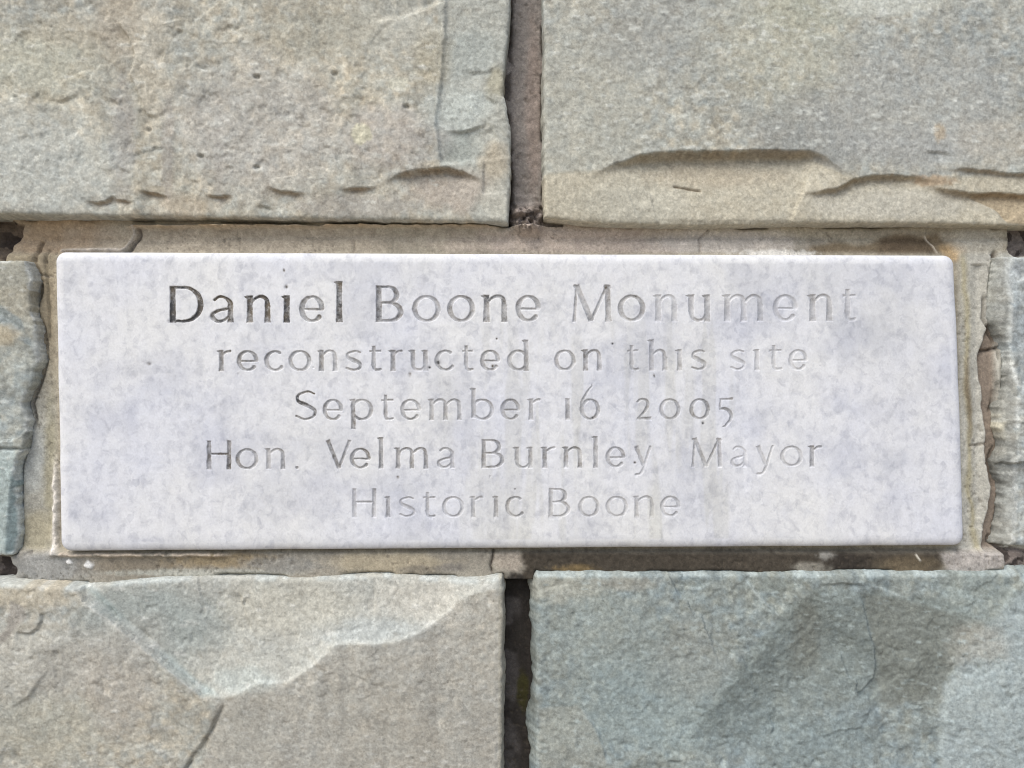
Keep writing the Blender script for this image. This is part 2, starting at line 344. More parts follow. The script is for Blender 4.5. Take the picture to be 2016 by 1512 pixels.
# ---- upper block, buff, over the plaque's first half
def paint_tl(f):
    x, y = f.x, f.y
    streaks(f, 41, 34, 300, .16)
    f.mix(polymask(x, y, [(872, -260), (1040, -260), (1040, 470), (955, 470), (866, 330), (856, 240)], 3, 4, 1), (176, 177, 168), .75)
    f.mix(blob(x, y, 905, 215, 60, 45, 3), (184, 192, 188), .7)
    f.mix(blob(x, y, 920, 105, 60, 50, 13), (160, 168, 165), .6)
    f.mix(blob(x, y, 980, 160, 22, 30, 4), (168, 160, 132), .7)
    f.mix(blob(x, y, 900, 290, 40, 34, 5), (152, 160, 155), .7)
    f.mix(blob(x, y, 975, 320, 30, 40, 6), (172, 156, 130), .7)
    f.mix(blob(x, y, 850, 105, 40, 60, 7), (176, 165, 138), .6)
    f.mix(blob(x, y, 770, 50, 90, 50, 8), (196, 194, 182), .55)
    f.mix(blob(x, y, 640, 60, 120, 50, 9), (166, 160, 142), .55)
    f.mix(blob(x, y, 230, 40, 45, 90, 10), (188, 172, 148), .6)
    f.mix(blob(x, y, 290, 110, 34, 120, 11), (200, 189, 168), .55)
    f.mix(blob(x, y, 238, 270, 24, 110, 12), (158, 154, 152), .55)
    f.mix(blob(x, y, 328, 300, 12, 110, 15), (160, 152, 146), .5)
    f.mix(blob(x, y, 430, 320, 10, 100, 16), (158, 152, 144), .4)
    f.mix(blob(x, y, 60, 330, 150, 110, 17), (184, 188, 184), .6)
    f.mix(blob(x, y, 60, 120, 120, 70, 18), (184, 182, 162), .6)
    f.mix(blob(x, y, 120, 60, 70, 30, 19), (184, 172, 150), .45)
    f.mix(blob(x, y, 500, 250, 170, 120, 20), (184, 178, 172), .5)
    f.mix(blob(x, y, 760, 270, 100, 60, 21), (172, 162, 158), .5)
    f.mix(blob(x, y, 890, 375, 90, 40, 22), (168, 154, 140), .8)
    f.mix(blob(x, y, 700, 405, 120, 22, 23), (164, 156, 146), .7)
    f.mix(blob(x, y, 360, 405, 60, 22, 24), (186, 168, 142), .6)
    f.mix(blob(x, y, 980, 405, 30, 40, 25), (186, 182, 168), .7)
    f.mix(blob(x, y, 708, 262, 22, 18, 26, .5, .2), (198, 192, 164), .9)
    f.mix(blob(x, y, 782, 165, 24, 14, 27, .5, .2), (200, 196, 176), .8)
    L = f.ledge
    L([(160, 393), (190, 397), (205, 393), (225, 384), (240, 383)], 2.2, 5, 20, stain=.5)
    L([(216, 390), (240, 392), (264, 396)], 1.6, 4, 16, stain=.5)
    L([(268, 372), (300, 378), (338, 386)], 2.6, 6, 24, stain=.5)
    L([(398, 381), (425, 384), (462, 383)], 2.4, 5, 22, stain=.5)
    L([(515, 364), (545, 372), (575, 377), (614, 379)], 2.8, 6, 28, stain=.5)
    L([(498, 399), (520, 405), (543, 411)], 1.3, 4, 18)
    L([(660, 374), (690, 369), (715, 368), (752, 366)], 2.6, 6, 30, stain=.5)
    L([(738, 370), (750, 361), (765, 352), (790, 340), (820, 333), (850, 330), (880, 328), (905, 333), (930, 343), (956, 356)], 5.0, 8, 50, .45, .3, stain=.45)
    L([(866, 326), (862, 285), (854, 245), (858, 225), (862, 180), (868, 140), (873, 70), (874, 0), (876, -120), (880, -240)], 1.7, 10, 200, .02, .02, 3)
    L([(951, 382), (950, 350), (951, 320), (952, 300)], 1.2, 4, 30, .05, .3)
    L([(866, 254), (910, 256), (945, 246), (970, 238)], 1.6, 5, 40)
    L([(900, 130), (930, 138), (960, 136), (988, 118)], .9, 5, 24)
    L([(968, 246), (975, 262), (985, 268)], 1.2, 4, 16)
    L([(948, 178), (975, 200), (985, 215)], .8, 3, 16)
    L([(872, 3), (830, 22), (790, 35), (745, 43), (722, 47)], 1.4, 12, 60, .05, .3)
    L([(222, 26), (240, 52), (256, 85), (265, 110), (262, 125), (253, 142), (262, 165), (272, 185), (280, 210), (288, 222), (300, 226), (312, 220)], 2.0, 4, 45, .2, .1, 3)
    L([(100, 185), (112, 198), (130, 192), (146, 185), (162, 166)], 1.1, 4, 20)
    L([(15, 186), (28, 188), (40, 182)], .8, 3, 14); L([(56, 188), (70, 190), (82, 172)], .9, 3, 16)
    L([(205, 186), (228, 199), (240, 186)], .9, 3, 16); L([(30, 268), (44, 272), (56, 262)], .7, 3, 14)
    L([(225, 318), (238, 332), (262, 338)], .8, 3, 18)
    L([(500, 330), (508, 318), (518, 308)], 1.0, 3, 14)
    for cx, cy in [(658, 143), (394, 306), (504, 329), (505, 150), (290, 253), (800, 208)]:
        b = blob(x, y, cx, cy, 6, 4.5, cx, .3, .4); f.h -= 1.3 * b; f.mix(b, (120, 112, 100), .5)
    chips(f, 240, 5, -60, 860, 0, 370, (.3, 1.0), (6, 22))
    chips(f, 40, 6, -380, 860, -200, 0)
    flecks(f, 160, 8, 0, 860, 0, 400, (206, 205, 196), (2.5, 7), .55)
    flecks(f, 60, 9, 0, 990, 0, 420, (140, 132, 120), (2, 4.5), .5, -.2)
tl_r = [(1006, -215), (1005, 0), (1002, 60), (994, 120), (991, 185), (998, 212), (1004, 240), (1005, 290), (1005, 340), (1003, 380), (1000, 440)]
tl_b = [(-430, 418), (0, 420), (300, 424), (560, 428), (840, 433), (1000, 437)]
E1 = build_stone([(-430, -215), (-432, 100), (-428, 430)], tl_r, [(-430, -215), (1000, -208)], tl_b, (178, 173, 158), paint_tl, seed=1, layer=.75, fine=.55, facet=.0016, tone=(1.035, 1.018, .965))

# ---- upper block, grey, with the deep split along its foot
def paint_tr(f):
    x, y = f.x, f.y
    f.mul(1 + .22 * (fbm(x + y * .5, y, 9, 3, 301) - .5) * 2)
    f.mix(blob(x, y, 1160, 250, 110, 200, 30), (182, 178, 164), .6)
    f.mix(blob(x, y, 1290, 60, 130, 80, 31), (160, 158, 152), .55)
    f.mix(blob(x, y, 1530, 90, 120, 110, 32, .5, .8), (186, 181, 158), .5)
    f.mix(blob(x, y, 1600, 0, 80, 50, 33, .5, .8), (172, 171, 148), .45)
    f.mix(blob(x, y, 1750, 5, 120, 24, 34, .3, .25), (196, 196, 186), .7)
    f.mix(blob(x, y, 1600, 260, 120, 70, 35), (146, 146, 144), .65)
    f.mix(blob(x, y, 1800, 200, 180, 120, 36), (166, 166, 164), .55)
    f.mix(blob(x, y, 1790, 290, 120, 40, 37), (160, 160, 160), .5)
    f.mix(blob(x, y, 1960, 280, 80, 50, 38), (182, 172, 158), .5)
    f.mix(blob(x, y, 1850, 262, 14, 16, 39, .6), (190, 158, 112), .5)
    f.mix(polymask(x, y, [(1060, 345), (1180, 335), (1260, 306), (1590, 298), (1660, 345), (1690, 348), (2060, 345), (2060, 470), (1060, 470)], 6, 4, 40), (190, 177, 152), .75)
    f.mix(blob(x, y, 1250, 400, 100, 40, 42), (186, 180, 164), .6)
    f.mix(blob(x, y, 1760, 400, 140, 30, 43), (184, 178, 166), .6)
    f.mix(blob(x, y, 1420, 340, 130, 28, 44), (180, 162, 136), .5)
    f.mix(polymask(x, y, [(1915, 385), (1950, 378), (2100, 384), (2100, 445), (1988, 438), (1962, 408)], 3, 2, 45), (172, 148, 112), .8)
    f.mix(blob(x, y, 1840, 355, 40, 10, 46, .6), (170, 138, 102), .7)
    L = f.ledge
    L([(1150, 346), (1185, 334), (1215, 319), (1240, 312), (1262, 303), (1300, 299), (1350, 297), (1450, 296), (1560, 295), (1595, 297), (1612, 301), (1632, 313), (1652, 331), (1672, 348)], 7.5, 12, 80, .3, .25, stain=.35)
    L([(1560, 382), (1600, 378), (1650, 370), (1665, 361), (1685, 350), (1720, 345), (1760, 343), (1800, 347), (1856, 359)], 4.2, 8, 45, .35, .3, stain=.4)
    L([(1812, 363), (1860, 372), (1910, 379), (1960, 377), (2016, 381), (2090, 384)], 3.4, 9, 50, .3, .05, stain=.5)
    L([(1852, 338), (1895, 331), (1950, 335), (1980, 340), (2016, 342), (2100, 343)], 2.4, 5, 32, .3, .05, stain=.4)
    L([(1985, 437), (1970, 415), (1945, 400), (1912, 386)], 1.0, 3, 30, .02, .2)
    L([(1808, 301), (1850, 298), (1888, 307)], 1.2, 4, 22)
    L([(1670, 430), (1400, 432), (1200, 428)][::-1], .6, 6, 10)
    f.groove([(1326, 364), (1342, 366), (1360, 370), (1386, 374)], 1.1, 2.2, .6, 3, (110, 88, 60), .9)
    chips(f, 90, 15, 1090, 2050, 0, 290, (.2, .5), (5, 14))
    chips(f, 30, 16, 1100, 2600, -210, 0)
    flecks(f, 420, 18, 1090, 2040, 0, 295, (204, 204, 198), (2, 5.5), .6, .3)
    flecks(f, 160, 19, 1090, 2040, 0, 295, (138, 136, 130), (2, 5), .45, -.2)
tr_l = [(1071, -215), (1070, 0), (1072, 60), (1074, 90), (1071, 150), (1071, 270), (1072, 330), (1072, 400), (1073, 440)]
tr_b = [(1072, 427), (1100, 431), (1150, 436), (1250, 440), (1350, 441), (1480, 440), (1560, 438), (1700, 438), (1900, 440), (2016, 443), (2600, 442)]
E2 = build_stone(tr_l, [(2600, -215), (2604, 440)], [(1071, -208), (2600, -214)], tr_b, (174, 171, 160), paint_tr, seed=2, rough=.6, layer=.25, fine=.75, facet=.0005, tone=(1.02, 1.018, .965))

# ---- lower block with the blue-grey flake scar
def paint_bl(f):
    x, y = f.x, f.y
    up = [(150, 1130), (170, 1180), (250, 1240), (330, 1308), (400, 1368), (440, 1374), (480, 1360), (510, 1342), (570, 1340), (600, 1320), (650, 1280), (660, 1266), (770, 1262), (830, 1240), (880, 1205), (905, 1180), (940, 1165), (1000, 1152), (1000, 1120)]
    low = polymask(x, y, [(430, 1380), (520, 1345), (600, 1322), (660, 1270), (780, 1262), (860, 1222), (905, 1180), (1010, 1150), (1010, 1900), (300, 1900)], 10, 6, 50)
    streaks(f, 52, 20, 420, .42, low)
    f.mix(low, (172, 166, 154), .65)
    f.mix(polymask(x, y, up, 3, 3, 51), (184, 183, 173), .7)
    f.mix(blob(x, y, 300, 1240, 130, 80, 52), (154, 163, 159), .8)
    rl = near(x, y, [(145, 1152), (170, 1180), (250, 1240), (330, 1308), (400, 1368), (430, 1376)])
    f.mix(np.exp(-((rl[0] - 3) / 4.0) ** 2) * sstep(0, .15, rl[2]) * (rl[1] > 0), (198, 196, 186), .5)  # pale line paints the lit edge of the ridge
    f.mix(polymask(x, y, [(150, 1150), (185, 1165), (290, 1262), (380, 1340), (430, 1366), (400, 1370), (330, 1310), (250, 1242)], 7, 5, 53), (158, 172, 169), .7)  # teal of fresh stone, with the ridge's shade painted in
    f.mix(blob(x, y, 480, 1340, 60, 24, 54), (180, 188, 182), .6)
    f.mix(blob(x, y, 720, 1240, 110, 22, 55), (176, 182, 180), .6)
    f.mix(blob(x, y, 560, 1200, 120, 50, 56), (190, 184, 166), .6)
    f.mix(blob(x, y, 820, 1180, 90, 40, 57), (194, 187, 172), .6)
    f.mix(blob(x, y, 60, 1170, 80, 30, 58), (196, 180, 150), .6)
    f.mix(blob(x, y, 60, 1300, 110, 80, 59), (186, 182, 170), .6)
    f.mix(blob(x, y, 240, 1330, 90, 110, 60), (178, 168, 154), .6)
    f.mix(blob(x, y, 100, 1440, 100, 70, 61), (172, 168, 150), .6)
    f.mix(blob(x, y, 110, 1310, 40, 50, 62), (156, 152, 142), .5)
    f.mix(polymask(x, y, [(25, 1180), (52, 1192), (57, 1215), (30, 1245), (5, 1270), (-20, 1275), (20, 1235)], 3, 3, 63), (164, 156, 144), .9)
    f.mix(blob(x, y, 480, 1450, 60, 70, 64), (168, 164, 152), .5)
    edge = sstep(12, 2, f.de) * (y < 1170); f.mix(edge * sstep(.42, .56, fbm(x, y, 40, 2, 65)), (190, 198, 196), .5)  # skylight on the top edge painted in as pale blue
    f.mix(sstep(10, 2, 988 - x), (188, 178, 152), .6)
    L = f.ledge
    scl = [(440, 1374), (480, 1360), (510, 1342), (570, 1341), (600, 1320), (650, 1280), (662, 1266), (720, 1262), (770, 1262), (830, 1240), (880, 1205), (905, 1180), (940, 1165), (1000, 1152)]
    xw = x + 5 * (fbm(x, y, 24, 3, 66) - .5); yw = y + 5 * (fbm(x, y, 24, 3, 67) - .5)
    yb_ = np.interp(xw, [p[0] for p in scl], [p[1] for p in scl]); amp = np.interp(x, [150, 440], [2.2, 7.0])
    f.h += 3.0 - amp * inside(xw, yw, up) * (1 - np.exp(-np.maximum(yb_ - yw, 0) / 60.0)) - 3.5 * sstep(1260, 1560, y)
    L([(440, 1376), (400, 1368), (370, 1345), (330, 1308), (290, 1270), (250, 1240), (210, 1212), (170, 1180), (145, 1152)], 2.6, 10, 55, .12, .03)
    L([(440, 1372), (480, 1360), (510, 1342), (570, 1341), (600, 1320), (650, 1280), (662, 1266), (720, 1262), (770, 1262), (830, 1240), (880, 1205), (905, 1180)][::-1], .9, 4, 40, .1, .1, 3)
    f.groove([(446, 1380), (440, 1392), (425, 1418), (415, 1440), (400, 1465), (380, 1490), (362, 1520), (350, 1560)], 1.5, 3.5, 2, 5, (128, 122, 108), .45)
    L([(350, 1560), (365, 1512), (400, 1465), (425, 1418), (444, 1386)], 1.3, 5, 40, .02, .2)
    L([(38, 1240), (52, 1243), (66, 1243), (78, 1234), (87, 1216), (84, 1203)], 1.5, 3, 14, .1, .1, 1)
    L([(215, 1192), (219, 1205), (230, 1222), (240, 1228)], 1.4, 3, 24); L([(278, 1238), (282, 1250), (296, 1262)], 1.0, 3, 20)
    L([(465, 1165), (472, 1190), (484, 1176)], 1.2, 3, 16); L([(485, 1215), (490, 1240), (498, 1248)], .9, 3, 16)
    L([(738, 1150), (737, 1180), (738, 1205), (736, 1235)], .7, 3, 20)
    L([(10, 1402), (35, 1385), (60, 1368), (82, 1335), (115, 1302)], 1.1, 5, 40); L([(30, 1470), (36, 1490), (48, 1512)], 1.2, 4, 26)
    L([(120, 1270), (125, 1290), (128, 1302)], 1.0, 4, 20)
    chips(f, 180, 25, 0, 980, 1150, 1370, (.3, .9), (6, 20)); chips(f, 60, 26, 0, 420, 1300, 1560, (.2, .6), (7, 22)); chips(f, 26, 27, -400, 990, 1540, 1780)
    flecks(f, 150, 28, 0, 980, 1150, 1540, (204, 202, 194), (2.5, 6), .5); flecks(f, 60, 29, 0, 980, 1150, 1540, (146, 140, 128), (2, 4), .4, -.2)
bl_t = [(-440, 1142), (0, 1147), (60, 1151), (100, 1154), (150, 1156), (200, 1153), (250, 1148), (320, 1142), (400, 1139), (500, 1140), (580, 1143), (640, 1139), (760, 1135), (860, 1141), (930, 1143), (985, 1137)]
bl_r = [(987, 1130), (989, 1150), (989, 1190), (991, 1215), (989, 1250), (988, 1300), (988, 1400), (987, 1512), (988, 1790)]
E3 = build_stone([(-440, 1140), (-436, 1790)], bl_r, bl_t, [(-440, 1790), (985, 1786)], (176, 172, 158), paint_bl, seed=3, rough=.6, flare=10, layer=.6, fine=.45, facet=.0012, tone=(1.015, 1.005, .975))

# ---- lower block, grey-green
def paint_br(f):
    x, y = f.x, f.y
    f.mul(1 + .2 * (fbm(x - y * .4, y, 10, 3, 302) - .5) * 2)
    f.mix(blob(x, y, 1090, 1160, 90, 26, 70), (182, 174, 154), .7)
    f.mix(blob(x, y, 1230, 1150, 60, 14, 71), (160, 152, 136), .7)
    f.mix(blob(x, y, 1190, 1250, 130, 80, 72), (160, 166, 158), .5)
    f.mix(blob(x, y, 1300, 1400, 180, 90, 73), (154, 168, 166), .6)
    f.mix(blob(x, y, 1370, 1300, 70, 90, 74), (160, 158, 146), .5)
    dk = polymask(x, y, [(1600, 1160), (1540, 1205), (1480, 1290), (1390, 1410), (1360, 1460), (1420, 1512), (1560, 1400), (1700, 1400), (1850, 1360), (1870, 1280), (1920, 1215), (1860, 1180), (1790, 1175), (1700, 1165)], 5, 8, 75)
    f.mix(dk * (1 - .75 * sstep(1330, 1480, y)), (134, 141, 134), .7)  # shade of the downward-leaning facet put into the colour
    f.mix(polymask(x, y, [(1700, 1170), (1790, 1180), (1910, 1215), (1960, 1250), (1880, 1290), (1850, 1390), (1740, 1390), (1735, 1290)], 6, 8, 76), (130, 129, 116), .6)
    f.mix(blob(x, y, 1590, 1260, 30, 80, 77), (130, 126, 110), .5)
    f.mix(blob(x, y, 1600, 1470, 160, 70, 78), (138, 150, 148), .6)
    f.mix(polymask(x, y, [(2060, 1150), (1990, 1175), (1965, 1220), (1890, 1290), (1860, 1380), (1850, 1470), (1880, 1560), (2060, 1560)], 8, 9, 79), (178, 187, 186), .65)
    f.mix(blob(x, y, 1930, 1270, 60, 40, 80), (182, 174, 158), .6)
    f.mix(blob(x, y, 1930, 1170, 70, 50, 81), (158, 166, 158), .5)
    f.mix(polymask(x, y, [(1135, 1390), (1160, 1415), (1185, 1465), (1200, 1530), (1060, 1530), (1060, 1400)], 5, 4, 82), (166, 162, 146), .6)
    f.mix(blob(x, y, 1530, 1155, 34, 16, 83, .3, .2), (138, 142, 132), .7)
    f.mix(polymask(x, y, [(1470, 1142), (1485, 1160), (1535, 1212), (1518, 1200), (1490, 1172)], 3, 2, 84), (184, 190, 182), .7)
    edge = sstep(8, 2, y - 1132); f.mix(edge * sstep(.35, .6, fbm(x, y, 30, 3, 85)), (188, 196, 192), .6)  # bright upper edge: skylight put into the colour
    f.h += 3.0 * (sstep(1700, 2000, x) - .5) * sstep(1140, 1500, y)
    L = f.ledge
    L([(1320, 1144), (1335, 1155), (1365, 1162), (1385, 1160), (1402, 1147)][::-1], 1.4, 4, 24)
    L([(1535, 1214), (1510, 1190), (1485, 1160), (1468, 1142)], 1.1, 4, 30, .1, .05)
    L([(1340, 1480), (1600, 1160)], 4.0, 110, 200, .2, .15, 4)
    L([(1680, 1380), (1710, 1360), (1728, 1340), (1731, 1320), (1725, 1275), (1712, 1240), (1700, 1190), (1688, 1168)], 1.6, 4, 60, .15, .1)
    L([(1790, 1176), (1765, 1172), (1740, 1160), (1698, 1148)], 1.1, 4, 30)
    L([(1600, 1152), (1630, 1150), (1660, 1146), (1700, 1152), (1722, 1140)], 1.3, 4, 24)
    L([(1197, 1520), (1190, 1480), (1180, 1450), (1165, 1425), (1150, 1405), (1132, 1388)], 1.2, 4, 40)
    L([(1416, 1334), (1412, 1300), (1401, 1262), (1402, 1230), (1404, 1200)], .9, 3, 24); L([(1440, 1300), (1436, 1285), (1434, 1275)], .8, 3, 12)
    L([(1518, 1468), (1530, 1442), (1522, 1424), (1514, 1412)], 1.3, 4, 24)
    L([(1310, 1503), (1330, 1499), (1348, 1502)], 1.2, 4, 16)
    L([(2030, 1140), (1998, 1166), (1980, 1192), (1968, 1216)], 1.4, 10, 40, .05, .2)
    L([(1900, 1290), (1868, 1390), (1860, 1470), (1880, 1560)], 1.6, 30, 80)
    f.ledge([(1056, 1170), (1080, 1160), (1130, 1153)][::-1], .8, 4, 20)
    chips(f, 230, 35, 1065, 2040, 1150, 1540, (.35, 1.0), (5, 16)); chips(f, 60, 36, 1480, 2040, 1140, 1540, (.3, .8), (10, 34)); chips(f, 26, 37, 1060, 2500, 1540, 1780)
    flecks(f, 340, 38, 1062, 2040, 1145, 1540, (180, 191, 188), (2, 5), .5, .1); flecks(f, 160, 39, 1062, 2040, 1145, 1540, (112, 118, 112), (2, 5), .4, -.25)
br_l = [(1057, 1130), (1057, 1300), (1055, 1400), (1056, 1512), (1058, 1790)]
br_t = [(1056, 1135), (1200, 1134), (1480, 1132), (1700, 1131), (1900, 1130), (2016, 1130), (2560, 1132)]
E4 = build_stone(br_l, [(2560, 1130), (2562, 1790)], br_t, [(1057, 1790), (2560, 1786)], (150, 156, 150), paint_br, seed=4, rough=.7, flare=24, layer=1.0, fine=.6, facet=.0035, tone=(.885, .91, .90))

# ---- block beside the plaque's first letters
def paint_ml(f):
    x, y = f.x, f.y
    f.mix(sstep(720, 560, y), (174, 162, 134), .8)
    f.mix(blob(x, y, 20, 540, 60, 30, 90), (162, 160, 144), .7)
    f.mix(polymask(x, y, [(-80, 590), (0, 600), (40, 630), (62, 684), (40, 672), (0, 636), (-80, 620)], 4, 3, 91), (138, 146, 142), .9)
    f.mix(blob(x, y, 10, 660, 30, 20, 95), (190, 168, 126), .6)
    f.mix(sstep(860, 930, y), (158, 176, 172), .7)
    f.mix(polymask(x, y, [(8, 1075), (20, 940), (60, 900), (60, 1110), (0, 1110)], 6, 3, 92), (128, 148, 146), .7)  # shade of the right-facing edge painted in teal
    L = f.ledge
    L([(70, 690), (62, 682), (45, 670), (20, 646), (0, 630), (-60, 600)], 2.6, 10, 40, .03, .05)
    f.groove([(-60, 884), (10, 884), (50, 886)], 1.6, 3, 1.5, 3, (110, 112, 104), .6)
    L([(10, 1090), (12, 1010), (20, 940), (36, 890)], 3.0, 20, 60, .02, .1)
    chips(f, 40, 45, -60, 70, 520, 1090, (.3, .9), (6, 20))
    flecks(f, 30, 46, 0, 70, 520, 1090, (206, 206, 194), (2, 5), .5)
    f.mix(sstep(7, 1, f.de) * (fbm(x, y, 30, 2, 93) > .5), (206, 206, 196), .6)
ml_r = [(46, 505), (57, 525), (64, 550), (60, 590), (66, 625), (69, 650), (75, 700), (67, 735), (56, 765), (44, 793), (52, 830), (48, 870), (46, 888), (38, 900), (32, 920), (31, 1000), (33, 1050), (31, 1080), (24, 1100)]
ml_r = [(a - 5, b) for a, b in ml_r]
E5 = build_stone([(-760, 512), (-756, 1092)], ml_r, [(-760, 512), (60, 513)], [(-760, 1092), (60, 1094)], (170, 172, 160), paint_ml, seed=5, prot=.0125, arr_w=3, flare=5, rough=.7, jag=2.2, facet=.012)

# ---- block beyond the plaque's last letters
def paint_mr(f):
    x, y = f.x, f.y
    edge = np.interp(y, [500, 560, 640, 690, 760, 850, 950, 1080], [1980, 1984, 1990, 1982, 2000, 1996, 2000, 1998])
    side = sstep(4, -4, x - edge + 6 * (fbm(x, y, 30, 3, 100) - .5))
    f.h -= 6.0 * np.clip((edge - x) / 34, 0, 1) + 2.2 * np.clip((1966 + 8 * (vnoise(y / 40, y * 0, 9) - .5) * 2 - x) / 4, 0, 1)
    f.mix(side, (152, 148, 134), .7)
    f.mix(np.exp(-((x - edge - 3) / 5.0) ** 2) * (fbm(x, y, 40, 3, 101) > .4), (204, 203, 192), .8)
    f.mix(blob(x, y, 2010, 545, 26, 40, 102), (196, 200, 196), .6)
    f.mix(blob(x, y, 2012, 530, 16, 14, 103), (140, 144, 144), .8); f.mix(blob(x, y, 2004, 562, 12, 9, 104), (146, 152, 150), .8)
    f.mix(blob(x, y, 2010, 640, 26, 60, 105), (150, 156, 154), .6)
    f.mix(blob(x, y, 1968, 850, 14, 26, 106, .5), (200, 190, 160), .8)
    f.mix(blob(x, y, 1992, 960, 14, 80, 107), (140, 142, 136), .5)
    streaks(f, 108, 7, 90, .35)
    L = f.ledge
    L([(1962, 840), (1972, 862), (1984, 876), (1994, 892)], 2.0, 4, 24)
    L([(1972, 672), (1982, 690), (1990, 720), (1996, 760), (1998, 830)], 1.6, 4, 26)
    chips(f, 60, 55, 1940, 2040, 510, 1070, (.5, 1.4), (10, 40), 1.5)
    flecks(f, 60, 56, 1945, 2040, 510, 1070, (206, 206, 194), (2, 6), .5)
mr_l = [(1952, 500), (1945, 540), (1941, 570), (1941, 600), (1939, 628), (1950, 642), (1969, 668), (1974, 690), (1973, 780), (1963, 820), (1962, 845), (1974, 880), (1961, 912), (1970, 940), (1976, 970), (1972, 1010), (1964, 1045), (1961, 1078)]
mr_l = [(a + np.interp(b, [500, 620, 700, 1080], [16, 20, 14, 12]), b) for a, b in mr_l]
E6 = build_stone(mr_l, [(2740, 506), (2744, 1076)], [(1950, 505), (2740, 508)], [(1950, 1070), (1975, 1076), (2740, 1078)], (164, 168, 162), paint_mr, seed=6, prot=.0125, arr_w=3, flare=5, rough=.8, jag=2.6, facet=.014, layer=1.4)

# ------------------------------------------------------------------ mortar bed
P_MO = 0.006
def build_mortar():
    xs = axis(-480, 2620, -10, 2030, 2.5, 20.0); ys = axis(-240, 1820, -10, 1524, 2.5, 20.0)
    X, Y = np.meshgrid(xs, ys)
    k = (0.4125 - P_ST) / (0.4125 - P_MO)
    def sh(P): P = np.array(P, float); return np.c_[1008 + (P[:, 0] - 1008) * k, 756 + (P[:, 1] - 756) * k]
    hid = np.zeros(X.shape, bool)
    outl = []
    for L, R, T, B in (E1, E2, E3, E4, E5, E6):
        poly = sh(T + R + B[::-1] + L[::-1]); outl.append(poly)
        c = poly.mean(0)
        xl, xr, yt, yb = poly[:, 0].min(), poly[:, 0].max(), poly[:, 1].min(), poly[:, 1].max()
        hid |= (X > xl + 60) & (X < xr - 60) & (Y > yt + 40) & (Y < yb - 40)
    hid |= (X > 150) & (X < 1850) & (Y > 530) & (Y < 1040)
    Q = grid_quads(*X.shape)
    keep = ~hid.ravel()[Q].all(1)
    idx, Qc = np.unique(Q[keep], return_inverse=True); Qc = Qc.reshape(-1, 4)
    x = X.ravel()[idx]; y = Y.ravel()[idx]
    f = Field(x, y, (158, 148, 126))
    # which joint
    topj = (y < 446) & (x > 960) & (x < 1110); botj = (y > 1138) & (x > 940) & (x < 1100)
    topb = sstep(505, 490, y) * (y > 380); botb = sstep(1075, 1090, y)
    lef = sstep(118, 100, x); rig = sstep(1880, 1895, x)
    dst = np.full(x.shape, 1e9)
    for p in outl: dst = np.minimum(dst, near(x, y, p, True)[0])
    f.h += 1.2 * (fbm(x, y, 80, 3, 200) - .5) + .22 * (fbm(x, y, 9, 3, 201, .6) - .5)
    f.h += np.interp(x, [0, 300, 1000, 1300, 2016], [-3.5, -2.2, .5, -1, 0]) * topb
    f.h += botb * np.interp(x, [0, 300, 1000, 2016], [2.6, 2.8, 3.6, 5.0]) * (~botj)
    f.h += -1.0 * lef * (1 - botb) + .5 * rig * (1 - botb)
    # tooled hollows run along the joints
    f.h -= 1.4 * topb * np.exp(-((y - 468 - 3 * np.sin(x / 130)) / 9) ** 2)
    f.h -= 1.5 * rig * np.exp(-((x - 1925) / 12) ** 2) * (y > 520) * (y < 1040)
    # --- colour
    wx = x + 20 * (fbm(x, y, 60, 3, 210) - .5)
    f.mul(1 + .35 * (fbm(x, y, 34, 4, 211) - .5)); f.mul(1 + .25 * (fbm(x, y, 9, 3, 212) - .5))
    f.mul(1 + topb * .55 * (fbm(x, y * 14, 160, 4, 213) - .5)); f.h += topb * .9 * (fbm(x, y * 16, 200, 3, 214) - .5)
    mx = f.mix
    mx(topb * blob(x, y, 110, 460, 120, 44, 1), (172, 142, 106), .75)
    mx(topb * blob(x, y, 470, 474, 340, 40, 2), (166, 152, 130), .75)
    mx(topb * blob(x, y, 1120, 480, 220, 40, 3), (176, 158, 142), .8)
    mx(topb * blob(x, y, 1430, 478, 150, 26, 4), (184, 174, 162), .75)
    mx(topb * polymask(x, y, [(1570, 505), (1600, 482), (1720, 476), (1760, 462), (1850, 462), (1880, 500), (1850, 508)], 8, 6, 5), (112, 94, 66), .85)
    mx(topb * polymask(x, y, [(1725, 505), (1735, 470), (1780, 464), (1830, 470), (1845, 506)], 6, 5, 6), (92, 76, 56), .8)
    mx(blob(x, y, 1878, 495, 22, 20, 7), (186, 152, 98), .7)
    mx(blob(x, y, 1525, 499, 70, 8, 8, .6), (214, 208, 196), .9)
    mx(topb * blob(x, y, 1920, 468, 50, 40, 9), (172, 166, 150), .7)
    # left upright
    L_ = lef * (1 - botb) * (1 - topb)
    mx(L_ * sstep(760, 620, y), (152, 136, 106), .75); mx(L_ * sstep(720, 820, y), (158, 156, 144), .8)
    mx(L_ * blob(x, y, 100, 920, 16, 130, 10), (150, 142, 112), .7); mx(L_ * blob(x, y, 70, 1050, 40, 40, 11), (160, 148, 112), .6)
    mx(L_ * blob(x, y, 62, 900, 24, 60, 12), (168, 172, 168), .6)
    # right upright
    R_ = rig * (1 - botb) * (1 - topb)
    mx(R_, (176, 173, 160), .9); mx(R_ * np.exp(-((wx - 1897 - (y - 500) * .03) / 7) ** 2) * sstep(480, 520, y), (166, 154, 112), .7)
    mx(R_ * np.exp(-((wx - 1902 - (y - 500) * .02) / 7) ** 2) * sstep(660, 760, y) * sstep(900, 800, y), (112, 96, 70), .8)
